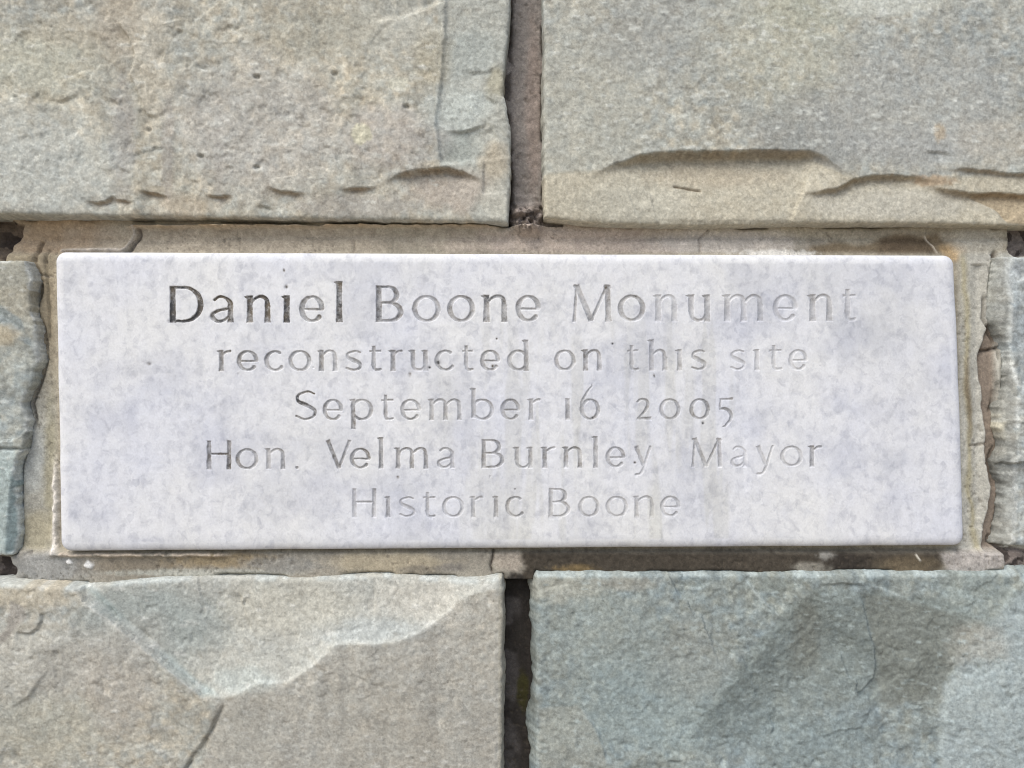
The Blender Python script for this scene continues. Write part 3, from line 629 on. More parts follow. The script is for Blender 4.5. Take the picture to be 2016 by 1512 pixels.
    br = R_ * sstep(8, 0, np.abs(wx - np.interp(y, [640, 700, 800, 860, 960, 1070], [1955, 1948, 1952, 1958, 1966, 1950])) - np.interp(y, [620, 660, 1000, 1080], [0, 9, 10, 20]))
    mx(br, (118, 98, 80), .8); f.h -= 3.5 * br
    # bottom band
    B_ = botb * (~botj)
    mx(B_, (140, 134, 122), .6); mx(B_ * blob(x, y, 100, 1115, 90, 30, 13), (146, 147, 144), .7); mx(B_ * blob(x, y, 270, 1112, 90, 24, 14), (124, 112, 92), .75)
    mx(B_ * blob(x, y, 450, 1100, 110, 14, 15), (150, 130, 92), .8); mx(B_ * blob(x, y, 400, 1125, 180, 7, 16), (176, 176, 162), .7)
    mx(B_ * blob(x, y, 570, 1108, 80, 16, 17), (138, 136, 128), .8); mx(B_ * blob(x, y, 760, 1104, 120, 22, 18), (172, 158, 128), .8)
    mx(B_ * blob(x, y, 830, 1118, 40, 8, 19), (120, 112, 98), .7); mx(B_ * blob(x, y, 890, 1115, 30, 8, 20), (126, 120, 110), .8)
    mx(B_ * blob(x, y, 1000, 1100, 30, 20, 21), (168, 154, 136), .7)
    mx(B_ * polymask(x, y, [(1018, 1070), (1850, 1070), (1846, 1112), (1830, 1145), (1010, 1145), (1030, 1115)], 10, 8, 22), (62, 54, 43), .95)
    mx(B_ * blob(x, y, 1130, 1118, 40, 10, 23, .5), (120, 98, 56), .7); mx(B_ * blob(x, y, 1590, 1114, 34, 12, 24, .5), (136, 130, 116), .8)
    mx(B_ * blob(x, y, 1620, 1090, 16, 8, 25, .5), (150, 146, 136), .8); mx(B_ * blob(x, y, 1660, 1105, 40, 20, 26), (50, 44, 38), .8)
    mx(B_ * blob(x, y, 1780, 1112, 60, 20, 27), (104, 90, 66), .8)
    mx(B_ * polymask(x, y, [(1850, 1085), (1960, 1060), (1965, 1110), (1940, 1140), (1850, 1140)], 8, 8, 28), (166, 158, 150), .85)
    f.mul(1 + B_ * (x > 1000) * .5 * (fbm(x, y, 6, 2, 29) - .5))
    # upright joint between the upper blocks
    mx(topj * 1.0, (128, 120, 114), .9); f.h[topj] -= 4.0
    f.h[topj] += 1.0 * (fbm(x[topj], y[topj], 12, 3, 30) - .5)
    mx(topj * sstep(1016, 1004, wx) * (fbm(x, y, 40, 3, 31) > .45), (62, 54, 48), .8); mx(topj * blob(x, y, 1052, 200, 16, 160, 32), (146, 126, 112), .5)  # dark left strip is the neighbouring block's shadow, painted in
    lump = blob(x, y, 1035, 428, 34, 26, 33, .4, .5) * (y > 395); f.h += 7 * lump * (1 + 1.6 * (fbm(x, y, 9, 3, 34) - .5)); mx(lump, (148, 132, 120), .6)
    mx(lump * (fbm(x, y, 12, 3, 35) > .56), (60, 52, 46), .9)
    # upright joint between the lower blocks, near black, greyer on the left
    mx(botj * 1.0, (44, 39, 36), .97); f.h[botj] -= 7.0
    mx(botj * sstep(1030, 1012, x + 30 * (fbm(x, y, 70, 3, 39) - .5)) * sstep(.36, .5, fbm(x, y, 50, 3, 76)), (86, 80, 76), .85); mx(botj * blob(x, y, 1030, 1370, 12, 40, 37, .3, .3), (62, 58, 20), .9)
    mx(blob(x, y, 1012, 1136, 16, 14, 38, .5), (24, 20, 18), .9)
    # dark open joints at the neighbours' corners
    for i, P in enumerate(([(-40, 425), (38, 438), (34, 462), (14, 484), (6, 512), (-40, 512)], [(2040, 440), (1984, 448), (1990, 470), (1984, 492), (2000, 506), (2040, 506)], [(-40, 1096), (24, 1096), (30, 1112), (40, 1126), (30, 1150), (-40, 1150)], [(2040, 1080), (1962, 1078), (1968, 1100), (1960, 1130), (2040, 1130)])):
        m_ = polymask(x, y, P, 4, 6, 40 + i, 24); f.h -= 4.0 * m_ * (.6 + .8 * fbm(x, y, 14, 3, 45 + i)); mx(m_, [(82, 68, 58), (96, 86, 84), (88, 76, 70), (104, 92, 86)][i], .85)
        mx(m_ * (fbm(x, y, 16, 3, 48 + i) > .58), (48, 40, 36), .8)
    # ledges, cracks, lips, crumbs
    lip = np.exp(-((y - 445.5 - 4 * (fbm(x, y * 0, 50, 3, 49) - .5)) / 2.8) ** 2) * sstep(240, 275, x) * sstep(1005, 930, x) * (.35 + 1.1 * fbm(x, y, 22, 3, 50))
    f.h += 5.5 * lip; mx(lip, (186, 158, 118), .8)
    f.groove([(270, 444), (272, 462), (262, 476), (253, 494), (249, 506)], 1.8, 3.2, 2, 51, (86, 78, 70), .8)
    rid = np.exp(-(near(x, y, [(262, 444), (263, 462), (252, 476), (243, 492)])[0] / 4) ** 2); f.h += 2.2 * rid; mx(rid, (176, 166, 152), .6)
    cr = np.exp(-((y - 490 - 3 * (fbm(x, y, 20, 2, 52))) / 4.5) ** 2) * sstep(108, 122, x) * sstep(252, 236, x); f.h += 3.2 * cr * (.4 + 1.2 * fbm(x, y, 9, 3, 53)); mx(cr, (178, 168, 154), .8)
    f.groove([(72, 470), (68, 490), (64, 518)], 2, 4, 2, 54, (100, 84, 62), .7); f.groove([(88, 480), (88, 540), (94, 600), (96, 680)], 1.4, 3, 2, 55, (110, 100, 78), .6)
    f.groove([(74, 548), (76, 575), (68, 605)], 2, 5, 2, 56, (84, 76, 62), .7); f.groove([(60, 536), (90, 544), (106, 543)], 1, 2, 1, 57, (150, 140, 126), .5)
    f.groove([(1400, 448), (1378, 470), (1378, 500)], .8, 2, 1, 58, (120, 108, 96), .5); f.groove([(696, 470), (698, 490), (694, 500)], .7, 2, 1, 59, (110, 98, 80), .5)
    f.groove([(972, 1078), (970, 1095), (966, 1112), (970, 1126)], 1.6, 2.2, 1.5, 60, (60, 50, 42), .9)
    f.groove([(1932, 690), (1950, 690), (1970, 684), (1976, 672)], 2.4, 3, 1, 61, (80, 68, 58), .8)
    f.groove([(1905, 878), (1930, 876), (1950, 872)], 1.0, 2.5, 1.5, 62, (120, 104, 84), .6)
    f.groove([(1958, 905), (1972, 940), (1976, 965), (1970, 1010)], 2.5, 3, 1.5, 63, (54, 46, 40), .8)
    for cx, cy, s in [(180, 1110, 7), (142, 1104, 4)]:
        b = blob(x, y, cx, cy, s * 1.3, s, cx, .5, .3); mx(b, (222, 220, 214), .95); f.h += .8 * b
    wht = np.exp(-((x - 112 + 7 * (fbm(x, y, 14, 3, 64) - .2)) / 7.0) ** 2) * sstep(880, 960, y) * sstep(1100, 1080, y); f.h += 2.6 * wht * (.2 + 1.5 * fbm(x, y, 13, 3, 65)); mx(wht, (216, 208, 196), .9)
    wht = np.exp(-((y - 1089 - 4 * (fbm(x, y, 26, 3, 66) - .4)) / 4.0) ** 2) * sstep(100, 125, x) * sstep(480, 430, x); f.h += 2.6 * wht * (.3 + 1.2 * fbm(x, y, 12, 3, 67)); mx(wht * (fbm(x, y, 22, 3, 68) > .42), (190, 172, 148), .8)
    f.groove([(1820, 461), (1830, 476), (1838, 486), (1846, 500)], -.5, 1.6, .6, 74, (206, 192, 168), .8); f.groove([(1793, 1087), (1797, 1094), (1803, 1102)], -.5, 1.6, .4, 75, (214, 206, 186), .9)
    # pinholes
    pin = sstep(.78, .86, vnoise(x / 5.0, y / 5.0, 71)) * sstep(.45, .6, fbm(x, y, 90, 3, 72)); f.h -= .5 * pin; mx(pin, (90, 80, 66), .35)
    # shrinkage gap along the blocks
    gap = np.exp(-(dst / 4.0) ** 2) * sstep(.46, .62, fbm(x, y, 60, 2, 73)); f.h -= 2.6 * gap; mx(gap, (84, 74, 62), .5)
    ins = np.zeros(x.shape, bool)
    for p in outl: ins |= inside(x, y, p)
    f.h -= 9.0 * ins * sstep(3, 16, dst)
    lum = f.c.mean(-1, keepdims=True); f.c = (lum + (f.c - lum) * .8) * np.array([1.2, 1.21, 1.22])
    V = plane_pt(x, y, np.full(x.size, -P_MO)); V[:, 1] -= f.h * 1e-3
    V[:, 1] = np.minimum(V[:, 1], 0.0035)
    add('mortar', make_mesh('mortar', V, Qc, np.clip(f.c, .006, .9)), M_MORTAR, wall)
build_mortar()

# ------------------------------------------------------------------ the rest of the wall around the view, and its core
def box_mesh(name, x0, x1, y0, y1, z0, z1, col):
    V = np.array([(x, y, z) for x in (x0, x1) for y in (y0, y1) for z in (z0, z1)])
    Q = np.array([(0, 1, 3, 2), (4, 6, 7, 5), (0, 4, 5, 1), (2, 3, 7, 6), (0, 2, 6, 4), (1, 5, 7, 3)])
    return make_mesh(name, V, Q, np.tile(lin(*col), (8, 1)), smooth=False)
HW, TOPZ = 1.30, 1.95
add('wall_core', box_mesh('wall_core', -HW, HW, 0.004, 0.32, -0.05, TOPZ, (140, 130, 112)), M_MORTAR, wall)

def plain_stone(seed, w, h, base):
    nx, ny = 46, 22; xs = np.linspace(0, w, nx); ys = np.linspace(0, h, ny); X, Z = np.meshgrid(xs, ys)
    px, py = X / .000257, Z / .000257
    f = Field(px, py, base); f.h = 5 * (fbm(px, py, 380, 4, seed) - .5) + 3 * (terrace(fbm(px, py, 120, 4, seed + 1), 7) - .5)
    de = np.minimum(np.minimum(X, w - X), np.minimum(Z, h - Z)); f.h -= 2.5 * np.exp(-de / .006)
    f.mul(1 + .4 * (fbm(px, py, 200, 4, seed + 2) - .5)); f.mul(1 + .3 * (fbm(px, py, 60, 3, seed + 3) - .5))
    V = np.c_[X.ravel(), -P_ST - f.h.ravel() * 1e-3, Z.ravel()]; C = f.c.reshape(-1, 3); Q = grid_quads(ny, nx)[:, ::-1]
    ring = np.r_[np.arange(nx), np.arange(1, ny) * nx + nx - 1, (ny - 1) * nx + np.arange(nx - 2, -1, -1), np.arange(ny - 2, 0, -1) * nx]
    b = V[ring].copy(); b[:, 1] = .006; ids = len(V) + np.arange(len(ring))
    Q = np.r_[Q, np.stack([ring, ids, np.roll(ids, -1), np.roll(ring, -1)], -1)]
    me = make_mesh('stone_far', np.r_[V, b], Q, np.r_[C, C[ring]]); me.materials.append(M_STONE); return me
z_of = lambda py: float(plane_pt(np.array([1008.]), np.array([float(py)]), np.array([-P_ST]))[0, 2])
x_of = lambda px: float(plane_pt(np.array([float(px)]), np.array([756.]), np.array([-P_ST]))[0, 0])
GAP = .016
cols = [(176, 172, 158), (150, 156, 150), (174, 171, 160), (168, 164, 150)]
SH = z_of(430) - z_of(1140)         # course pitch in metres
bodies = {}
def far_stone(x0, x1, z0, z1, k):
    key = (round(x1 - x0, 3), round(z1 - z0, 3), k % 4)
    if key not in bodies: bodies[key] = plain_stone(300 + 11 * len(bodies), x1 - x0, z1 - z0, cols[k % 4])
    o = add('stone', bodies[key], None, wall); o.location = (x0, 0, z0)
def fill(xa, xb, z0, z1, k):
    n = max(1, round((xb - xa) / .40)); w = (xb - xa) / n
    for i in range(n): far_stone(xa + i * w + GAP / 2, xa + (i + 1) * w - GAP / 2, z0, z1, k + i)
# ends of the three courses that cross the view
for (py0, py1, pl, pr, k) in ((-212, 430, -430, 2602, 0), (512, 1092, -758, 2742, 1), (1141, 1788, -438, 2561, 2)):
    fill(-HW, x_of(pl) - GAP / 2, z_of(py1), z_of(py0), k); fill(x_of(pr) + GAP / 2, HW, z_of(py1), z_of(py0), k + 1)
zt = z_of(-212) + GAP; k = 1
while zt + .06 < TOPZ:
    zh = min(.172, TOPZ - zt); off = .2 * (k % 2); fill(-HW, HW - off, zt, zt + zh, k)
    if off: fill(HW - off, HW, zt, zt + zh, k + 2)
    zt += zh + GAP; k += 1
zt = z_of(1788) - GAP; k = 0
while zt > 0.02:
    zh = min(.172, zt + .01); off = .2 * (k % 2); fill(-HW, HW - off, zt - zh, zt, k)
    if off: fill(HW - off, HW, zt - zh, zt, k + 1)
    zt -= zh + GAP; k += 1

# ------------------------------------------------------------------ the plaque
P_PL = 0.014
plaque = bpy.data.objects.new('marble_plaque', None); COL.objects.link(plaque)
pc = plane_pt(np.array([1004.]), np.array([1078.]), np.array([0.0]))[0]; plaque.location = pc
plaque['label'] = 'white marble plaque with an engraved five-line inscription set into the stone wall'
plaque['category'] = 'plaque'

# ---- lettering: each glyph is a set of strokes in pixels
def spl(P, n=10):
    P = [np.array(p, float) for p in P]; P = [2 * P[0] - P[1]] + P + [2 * P[-1] - P[-2]]; o = []
    for i in range(1, len(P) - 2):
        a, b, c, e = P[i - 1:i + 3]
        for t in np.linspace(0, 1, n, endpoint=False):
            o.append(.5 * (2 * b + (c - a) * t + (2 * a - 5 * b + 4 * c - e) * t * t + (3 * b - a - 3 * c + e) * t ** 3))
    o.append(P[-2]); return np.array(o)
def glyph(ch, x0, x1, yb, cap, xh, asc, hs, ht):
    """returns strokes: ('p', pts, radii) rounded pen strokes, ('b', ax, ay, bx, by, ra, rb) flat-ended bars"""
    w = x1 - x0; S = []
    Y = lambda v: yb - v
    def pen(P, R):
        q = spl(P) if len(P) > 2 else np.array(P, float)
        r = np.interp(np.linspace(0, 1, len(q)), np.linspace(0, 1, len(R)), R); S.append(('p', q, r))
    def bar(ax, ay, bx, by, r0, r1): S.append(('b', ax, ay, bx, by, r0, r1))
    def stem(x, lo, hi): bar(x, Y(hi), x, Y(lo), hs * .98, hs * 1.12)
    def arc(cx, cy, rx, ry, a0, a1, n=40, thick=hs, thin=ht, ph=0.0):
        a = np.radians(np.linspace(a0, a1, n)); S.append(('p', np.c_[cx + rx * np.cos(a), cy - ry * np.sin(a)], thin + (thick - thin) * np.abs(np.cos(a + ph)) ** 1.4))
    def serif(x, y): pen([(x - hs * 1.9, Y(y) + .4 * hs), (x, Y(y - hs * .9))], [ht * .35, hs * .9])
    if ch == 'D':
        stem(x0 + hs, 0, cap); xm = x0 + w * .42
        bar(x0 + hs, Y(cap - ht), xm, Y(cap - ht), ht, ht); bar(x0 + hs, Y(ht), xm, Y(ht), ht, ht)
        arc(xm, Y(cap / 2), x1 - hs - xm, cap / 2 - ht, 90, -90)
    elif ch == 'B':
        stem(x0 + hs, 0, cap); md = cap * .53; xm = x0 + w * .45; xt = x0 + w * .85
        for q in (cap - ht, md, ht): bar(x0 + hs, Y(q), xm, Y(q), ht, ht)
        arc(xm, Y((cap - ht + md) / 2), xt - hs - xm, (cap - ht - md) / 2, 90, -90); arc(xm, Y((md + ht) / 2), x1 - hs - xm, (md - ht) / 2, 90, -90)
    elif ch == 'H':
        stem(x0 + hs, 0, cap); stem(x1 - hs, 0, cap); bar(x0 + hs, Y(cap * .54), x1 - hs, Y(cap * .54), ht * 1.1, ht * 1.1)
    elif ch == 'M':
        bar(x0 + w * .10, Y(cap), x0 + ht * 1.2, Y(0), ht * .9, ht * 1.25); bar(x1 - w * .09, Y(cap), x1 - hs, Y(0), hs * .9, hs * 1.1)
        bar(x0 + w * .10, Y(cap), x0 + w * .48, Y(cap * .03), hs * .95, hs); bar(x1 - w * .10, Y(cap), x0 + w * .48, Y(cap * .03), ht * 1.2, ht * 1.2)
        pen([(x0 + w * .06, Y(cap * .97)), (x0 + w * .14, Y(cap * .93))], [hs * .7, hs * .9]); pen([(x1 - w * .14, Y(cap * .97)), (x1 - w * .06, Y(cap * .95))], [hs * .7, hs * .8])
    elif ch == 'V':
        bar(x0 + hs, Y(cap), x0 + w * .52, Y(hs * .4), hs * 1.05, hs * .9); bar(x1 - ht * 1.4, Y(cap), x0 + w * .52, Y(hs * .4), ht * 1.5, ht * 1.2)
    elif ch in 'Ss':
        h = cap if ch == 'S' else xh
        pen([(x0 + w * .87, Y(h * .90)), (x0 + w * .56, Y(h - ht)), (x0 + w * .16, Y(h * .85)), (x0 + w * .14, Y(h * .65)), (x0 + w * .5, Y(h * .51)), (x0 + w * .88, Y(h * .34)), (x0 + w * .82, Y(h * .13)), (x0 + w * .45, Y(ht)), (x0 + w * .05, Y(h * .14))],
            [ht * .8, ht, ht * 1.1, hs * .85, hs * 1.0, hs * .85, ht * 1.1, ht, ht * .9])
    elif ch == 'a':
        pen([(x0 + w * .2, Y(xh * .85)), (x0 + w * .38, Y(xh * .96)), (x0 + w * .62, Y(xh * .94)), (x1 - hs * 1.25, Y(xh * .76)), (x1 - hs * 1.1, Y(xh * .5))], [ht * 1.1, ht, ht * 1.1, hs * .8, hs])
        bar(x1 - hs * 1.1, Y(xh * .6), x1 - hs, Y(0), hs * .98, hs * 1.05)
        pen([(x1 - hs * 1.1, Y(xh * .53)), (x0 + w * .45, Y(xh * .46)), (x0 + w * .14, Y(xh * .34)), (x0 + w * .12, Y(xh * .17)), (x0 + w * .34, Y(ht * .9)), (x0 + w * .62, Y(xh * .09)), (x1 - hs * 1.2, Y(xh * .26))], [ht, ht, ht * 1.3, hs * .85, ht * 1.2, ht, ht * 1.1])
    elif ch in 'nhm':
        top = asc if ch == 'h' else xh
        stem(x0 + hs, 0, top)
        serif(x0 + hs, top)
        def arch(xa, xb):
            bar(xb, Y(xh * .62), xb, Y(0), hs * .95, hs * 1.1)
            pen([(xa + hs * .3, Y(xh * .72)), (xa + (xb - xa) * .32, Y(xh * .90)), (xa + (xb - xa) * .62, Y(xh * .97)), (xb - hs * .55, Y(xh * .87)), (xb, Y(xh * .6))], [ht, ht, ht * 1.25, hs * .75, hs * .95])
        if ch == 'm': xm = x0 + w * .5; arch(x0 + hs, xm); arch(xm, x1 - hs)
        else: arch(x0 + hs, x1 - hs)
    elif ch == 'u':
        xb = x1 - hs
        bar(x0 + hs, Y(xh), x0 + hs, Y(xh * .38), hs * 1.05, hs * .95); stem(xb, 0, xh); serif(xb, xh); serif(x0 + hs, xh)
        pen([(x0 + hs, Y(xh * .42)), (x0 + hs * 1.5, Y(xh * .14)), (x0 + w * .4, Y(ht)), (x0 + w * .66, Y(xh * .07)), (xb - hs * .2, Y(xh * .27))], [hs * .95, hs * .75, ht * 1.2, ht, ht])
    elif ch in 'il1':
        h = {'i': xh, 'l': asc, '1': xh}[ch]; xc = x1 - hs if ch == 'i' else (x0 + x1) / 2
        stem(xc, 0, h)
        if ch != '1': serif(xc, h)
    elif ch == 'e':
        cx, cy, rx, ry = (x0 + x1) / 2, Y(xh / 2), w / 2 - hs * .85, xh / 2 - ht
        arc(cx, cy, rx, ry, 4, 318); bar(x0 + hs, cy + xh * .02, x1 - ht * .8, cy + xh * .02, ht * .85, ht * .85)
    elif ch == 'c':
        cx, cy, rx, ry = (x0 + x1) / 2 + w * .07, Y(xh / 2), w / 2 - hs * .8 + w * .07, xh / 2 - ht
        arc(cx, cy, rx, ry, 58, 318)
    elif ch in 'o0':
        arc((x0 + x1) / 2, Y(xh / 2), w / 2 - hs * .9, xh / 2 - ht, 0, 360, 60, hs * .95)
    elif ch in 'dbp':
        cy = Y(xh / 2); rx = w / 2 - hs * .6; ry = xh / 2 - ht
        if ch == 'd':
            stem(x1 - hs, 0, asc); serif(x1 - hs, asc); cx = x0 + hs * .85 + rx; arc(cx, cy, rx, ry, 22, 338, 50)
        else:
            if ch == 'b': stem(x0 + hs, xh * .1, asc); serif(x0 + hs, asc)
            else: stem(x0 + hs, -(asc - xh) * .85, xh); serif(x0 + hs, xh)
            cx = x1 - hs * .85 - rx; arc(cx, cy, rx, ry, 158, -158, 50)
    elif ch == 't':
        xc = x0 + w * .34; bar(xc, Y(xh * 1.2), xc, Y(xh * .26), hs * .75, hs)
        bar(x0, Y(xh * .94), x1 - w * .05, Y(xh * .96), ht * .9, ht * .9)
        pen([(xc, Y(xh * .32)), (xc + hs * .35, Y(xh * .1)), (x0 + w * .66, Y(ht * .9)), (x1 - ht, Y(xh * .08))], [hs * .95, hs * .7, ht * 1.2, ht])
    elif ch == 'r':
        stem(x0 + hs, 0, xh); serif(x0 + hs, xh)
        pen([(x0 + hs * 1.2, Y(xh * .78)), (x0 + w * .6, Y(xh * .93)), (x1 - ht, Y(xh * .97))], [ht, ht * 1.1, ht * 1.2])
    elif ch == 'y':
        bar(x0 + hs, Y(xh), x0 + w * .56, Y(xh * .08), hs, hs * .85)
        pen([(x1 - ht, Y(xh)), (x0 + w * .7, Y(xh * .36)), (x0 + w * .54, Y(-xh * .05)), (x0 + w * .36, Y(-xh * .30)), (x0 + w * .08, Y(-xh * .36))], [ht * 1.1, ht * 1.1, ht * 1.3, ht * 1.1, ht * 1.1])
    elif ch == '6':
        arc((x0 + x1) / 2, Y(xh / 2), w / 2 - hs * .9, xh / 2 - ht, 0, 360, 60)
        pen([(x0 + hs, Y(xh * .45)), (x0 + w * .12, Y(xh * .86)), (x0 + w * .34, Y(xh * 1.3)), (x0 + w * .62, Y(xh * 1.62))], [hs, hs * .8, ht * 1.1, ht * .5])
    elif ch == '2':
        pen([(x0 + w * .04, Y(xh * .86)), (x0 + w * .3, Y(xh * .98)), (x0 + w * .66, Y(xh * .92)), (x0 + w * .76, Y(xh * .68)), (x0 + w * .5, Y(xh * .36)), (x0 + w * .1, Y(xh * .05))], [ht, ht, hs * .75, hs * .85, ht * 1.2, ht])
        bar(x0 + w * .02, Y(ht * 1.2), x1, Y(ht * 1.2), ht * 1.1, ht * 1.5)
    elif ch == '5':
        bar(x0 + w * .1, Y(xh * .96), x1 - w * .05, Y(xh * 1.0), ht, ht * 1.1); bar(x0 + w * .1, Y(xh), x0 + w * .06, Y(xh * .55), ht * .9, ht * .9)
        pen([(x0 + w * .06, Y(xh * .5)), (x0 + w * .42, Y(xh * .52)), (x0 + w * .78, Y(xh * .34)), (x0 + w * .82, Y(xh * .02)), (x0 + w * .5, Y(-xh * .26)), (x0 + w * .3, Y(-xh * .36))], [ht, hs * .8, hs, hs * .7, ht, ht * .5])
    elif ch == '.':
        pen([(x0 + w / 2, Y(w * .42)), (x0 + w / 2 + .5, Y(w * .42))], [w * .5, w * .5])
    return S
def stroke_value(S, x, y):
    v = np.full(x.shape, -1e3)
    for s in S:
        if s[0] == 'p':
            P, R = s[1], s[2]
            for i in range(len(P) - 1):
                ax, ay = P[i]; ex, ey = P[i + 1] - P[i]; l2 = ex * ex + ey * ey + 1e-9
                t = np.clip(((x - ax) * ex + (y - ay) * ey) / l2, 0, 1)
                v = np.maximum(v, R[i] + (R[i + 1] - R[i]) * t - np.hypot(x - ax - t * ex, y - ay - t * ey))
        else:
            _, ax, ay, bx, by, ra, rb = s; l = math.hypot(bx - ax, by - ay); ux, uy = (bx - ax) / l, (by - ay) / l
            a = (x - ax) * ux + (y - ay) * uy; c = np.abs((x - ax) * uy - (y - ay) * ux); t = np.clip(a / l, 0, 1)
            fl = ra + (rb - ra) * t + .12 * ra * (2 * t - 1) ** 4
            v = np.maximum(v, np.minimum(fl - c, np.minimum(a + .3, l - a + .3)))
    return v
# (character, first pixel, last pixel, how much grime sits in the cut)
LINES = [
 (634.8, 632.0, 71, 52, 80, 5.0, 2.3, [('D', 335, 400, .95), ('a', 413.5, 459, .9), ('n', 487, 532, .85), ('i', 557, 569.5, .9), ('e', 590, 638, .6), ('l', 662, 674, .75), ('B', 741, 794, .7), ('o', 812, 867, .42), ('o', 881, 935, .48), ('n', 953, 998, .6), ('e', 1016, 1064, .55), ('M', 1128, 1203, .45), ('o', 1217, 1270, .42), ('n', 1291, 1333, .22), ('u', 1356, 1397.5, .36), ('m', 1427, 1502, .24), ('e', 1523, 1570, .18), ('n', 1595, 1638, .34), ('t', 1660, 1686, .16)]),
 (731, 728.5, 57, 40.5, 60, 3.9, 1.9, [('r', 432, 455, .7), ('e', 467, 508, .6), ('c', 521.5, 557, .52), ('o', 568.5, 612.5, .5), ('n', 629, 664, .5), ('s', 681, 713, .5), ('t', 728, 751, .5), ('r', 770, 792, .5), ('u', 809, 842, .42), ('c', 857, 893, .45), ('t', 911, 932, .45), ('e', 946, 984, .45), ('d', 999.5, 1040, .42), ('o', 1091.5, 1133, .4), ('n', 1149, 1184, .55), ('t', 1236, 1258, .28), ('h', 1279, 1313, .36), ('i', 1334, 1342, .34), ('s', 1361.5, 1391, .4), ('s', 1438.5, 1468, .22), ('i', 1486, 1494.5, .26), ('t', 1515, 1540, .18), ('e', 1553.5, 1590, .2)]),
 (827.8, 825.4, 58, 41, 62, 3.6, 1.75, [('S', 581, 624.5, .75), ('e', 636, 675, .5), ('p', 692, 734, .55), ('t', 751, 775, .5), ('e', 789, 828, .45), ('m', 846, 908, .4), ('b', 929, 972, .42), ('e', 986, 1024, .42), ('r', 1042, 1064, .48), ('1', 1114.5, 1121, .4), ('6', 1142, 1181, .45), ('2', 1254, 1282, .45), ('0', 1299, 1339.5, .4), ('0', 1358, 1397.5, .45), ('5', 1416, 1444, .42)]),
 (924.5, 918.0, 56, 40.5, 61, 3.6, 1.75, [('H', 408, 454.5, .65), ('o', 464.5, 508, .5), ('n', 525, 560.5, .5), ('.', 581.5, 587, .6), ('V', 642, 690.5, .55), ('e', 689.5, 729, .6), ('l', 745.5, 754.5, .55), ('m', 780, 842, .5), ('a', 860, 894.5, .4), ('B', 949, 992.5, .5), ('u', 1014, 1048, .38), ('r', 1069, 1093, .45), ('n', 1111, 1145.5, .48), ('l', 1168.5, 1177, .45), ('e', 1193.5, 1231, .4), ('y', 1249, 1282, .3), ('M', 1362, 1421.5, .36), ('a', 1438, 1470.5, .16), ('y', 1489, 1523, .24), ('o', 1537, 1580, .28), ('r', 1595, 1618, .5)]),
 (1019.5, 1016.5, 56, 40.5, 61, 3.5, 1.7, [('H', 694, 740, .36), ('i', 759.5, 767.5, .38), ('s', 786, 817.5, .34), ('t', 833, 858, .36), ('o', 870.5, 913.5, .32), ('r', 928, 950.5, .38), ('i', 971, 980, .34), ('c', 995.5, 1030, .42), ('B', 1081, 1122.5, .34), ('o', 1139, 1180, .28), ('o', 1193, 1236, .26), ('n', 1250, 1287, .3), ('e', 1300.5, 1339, .3)]),
]
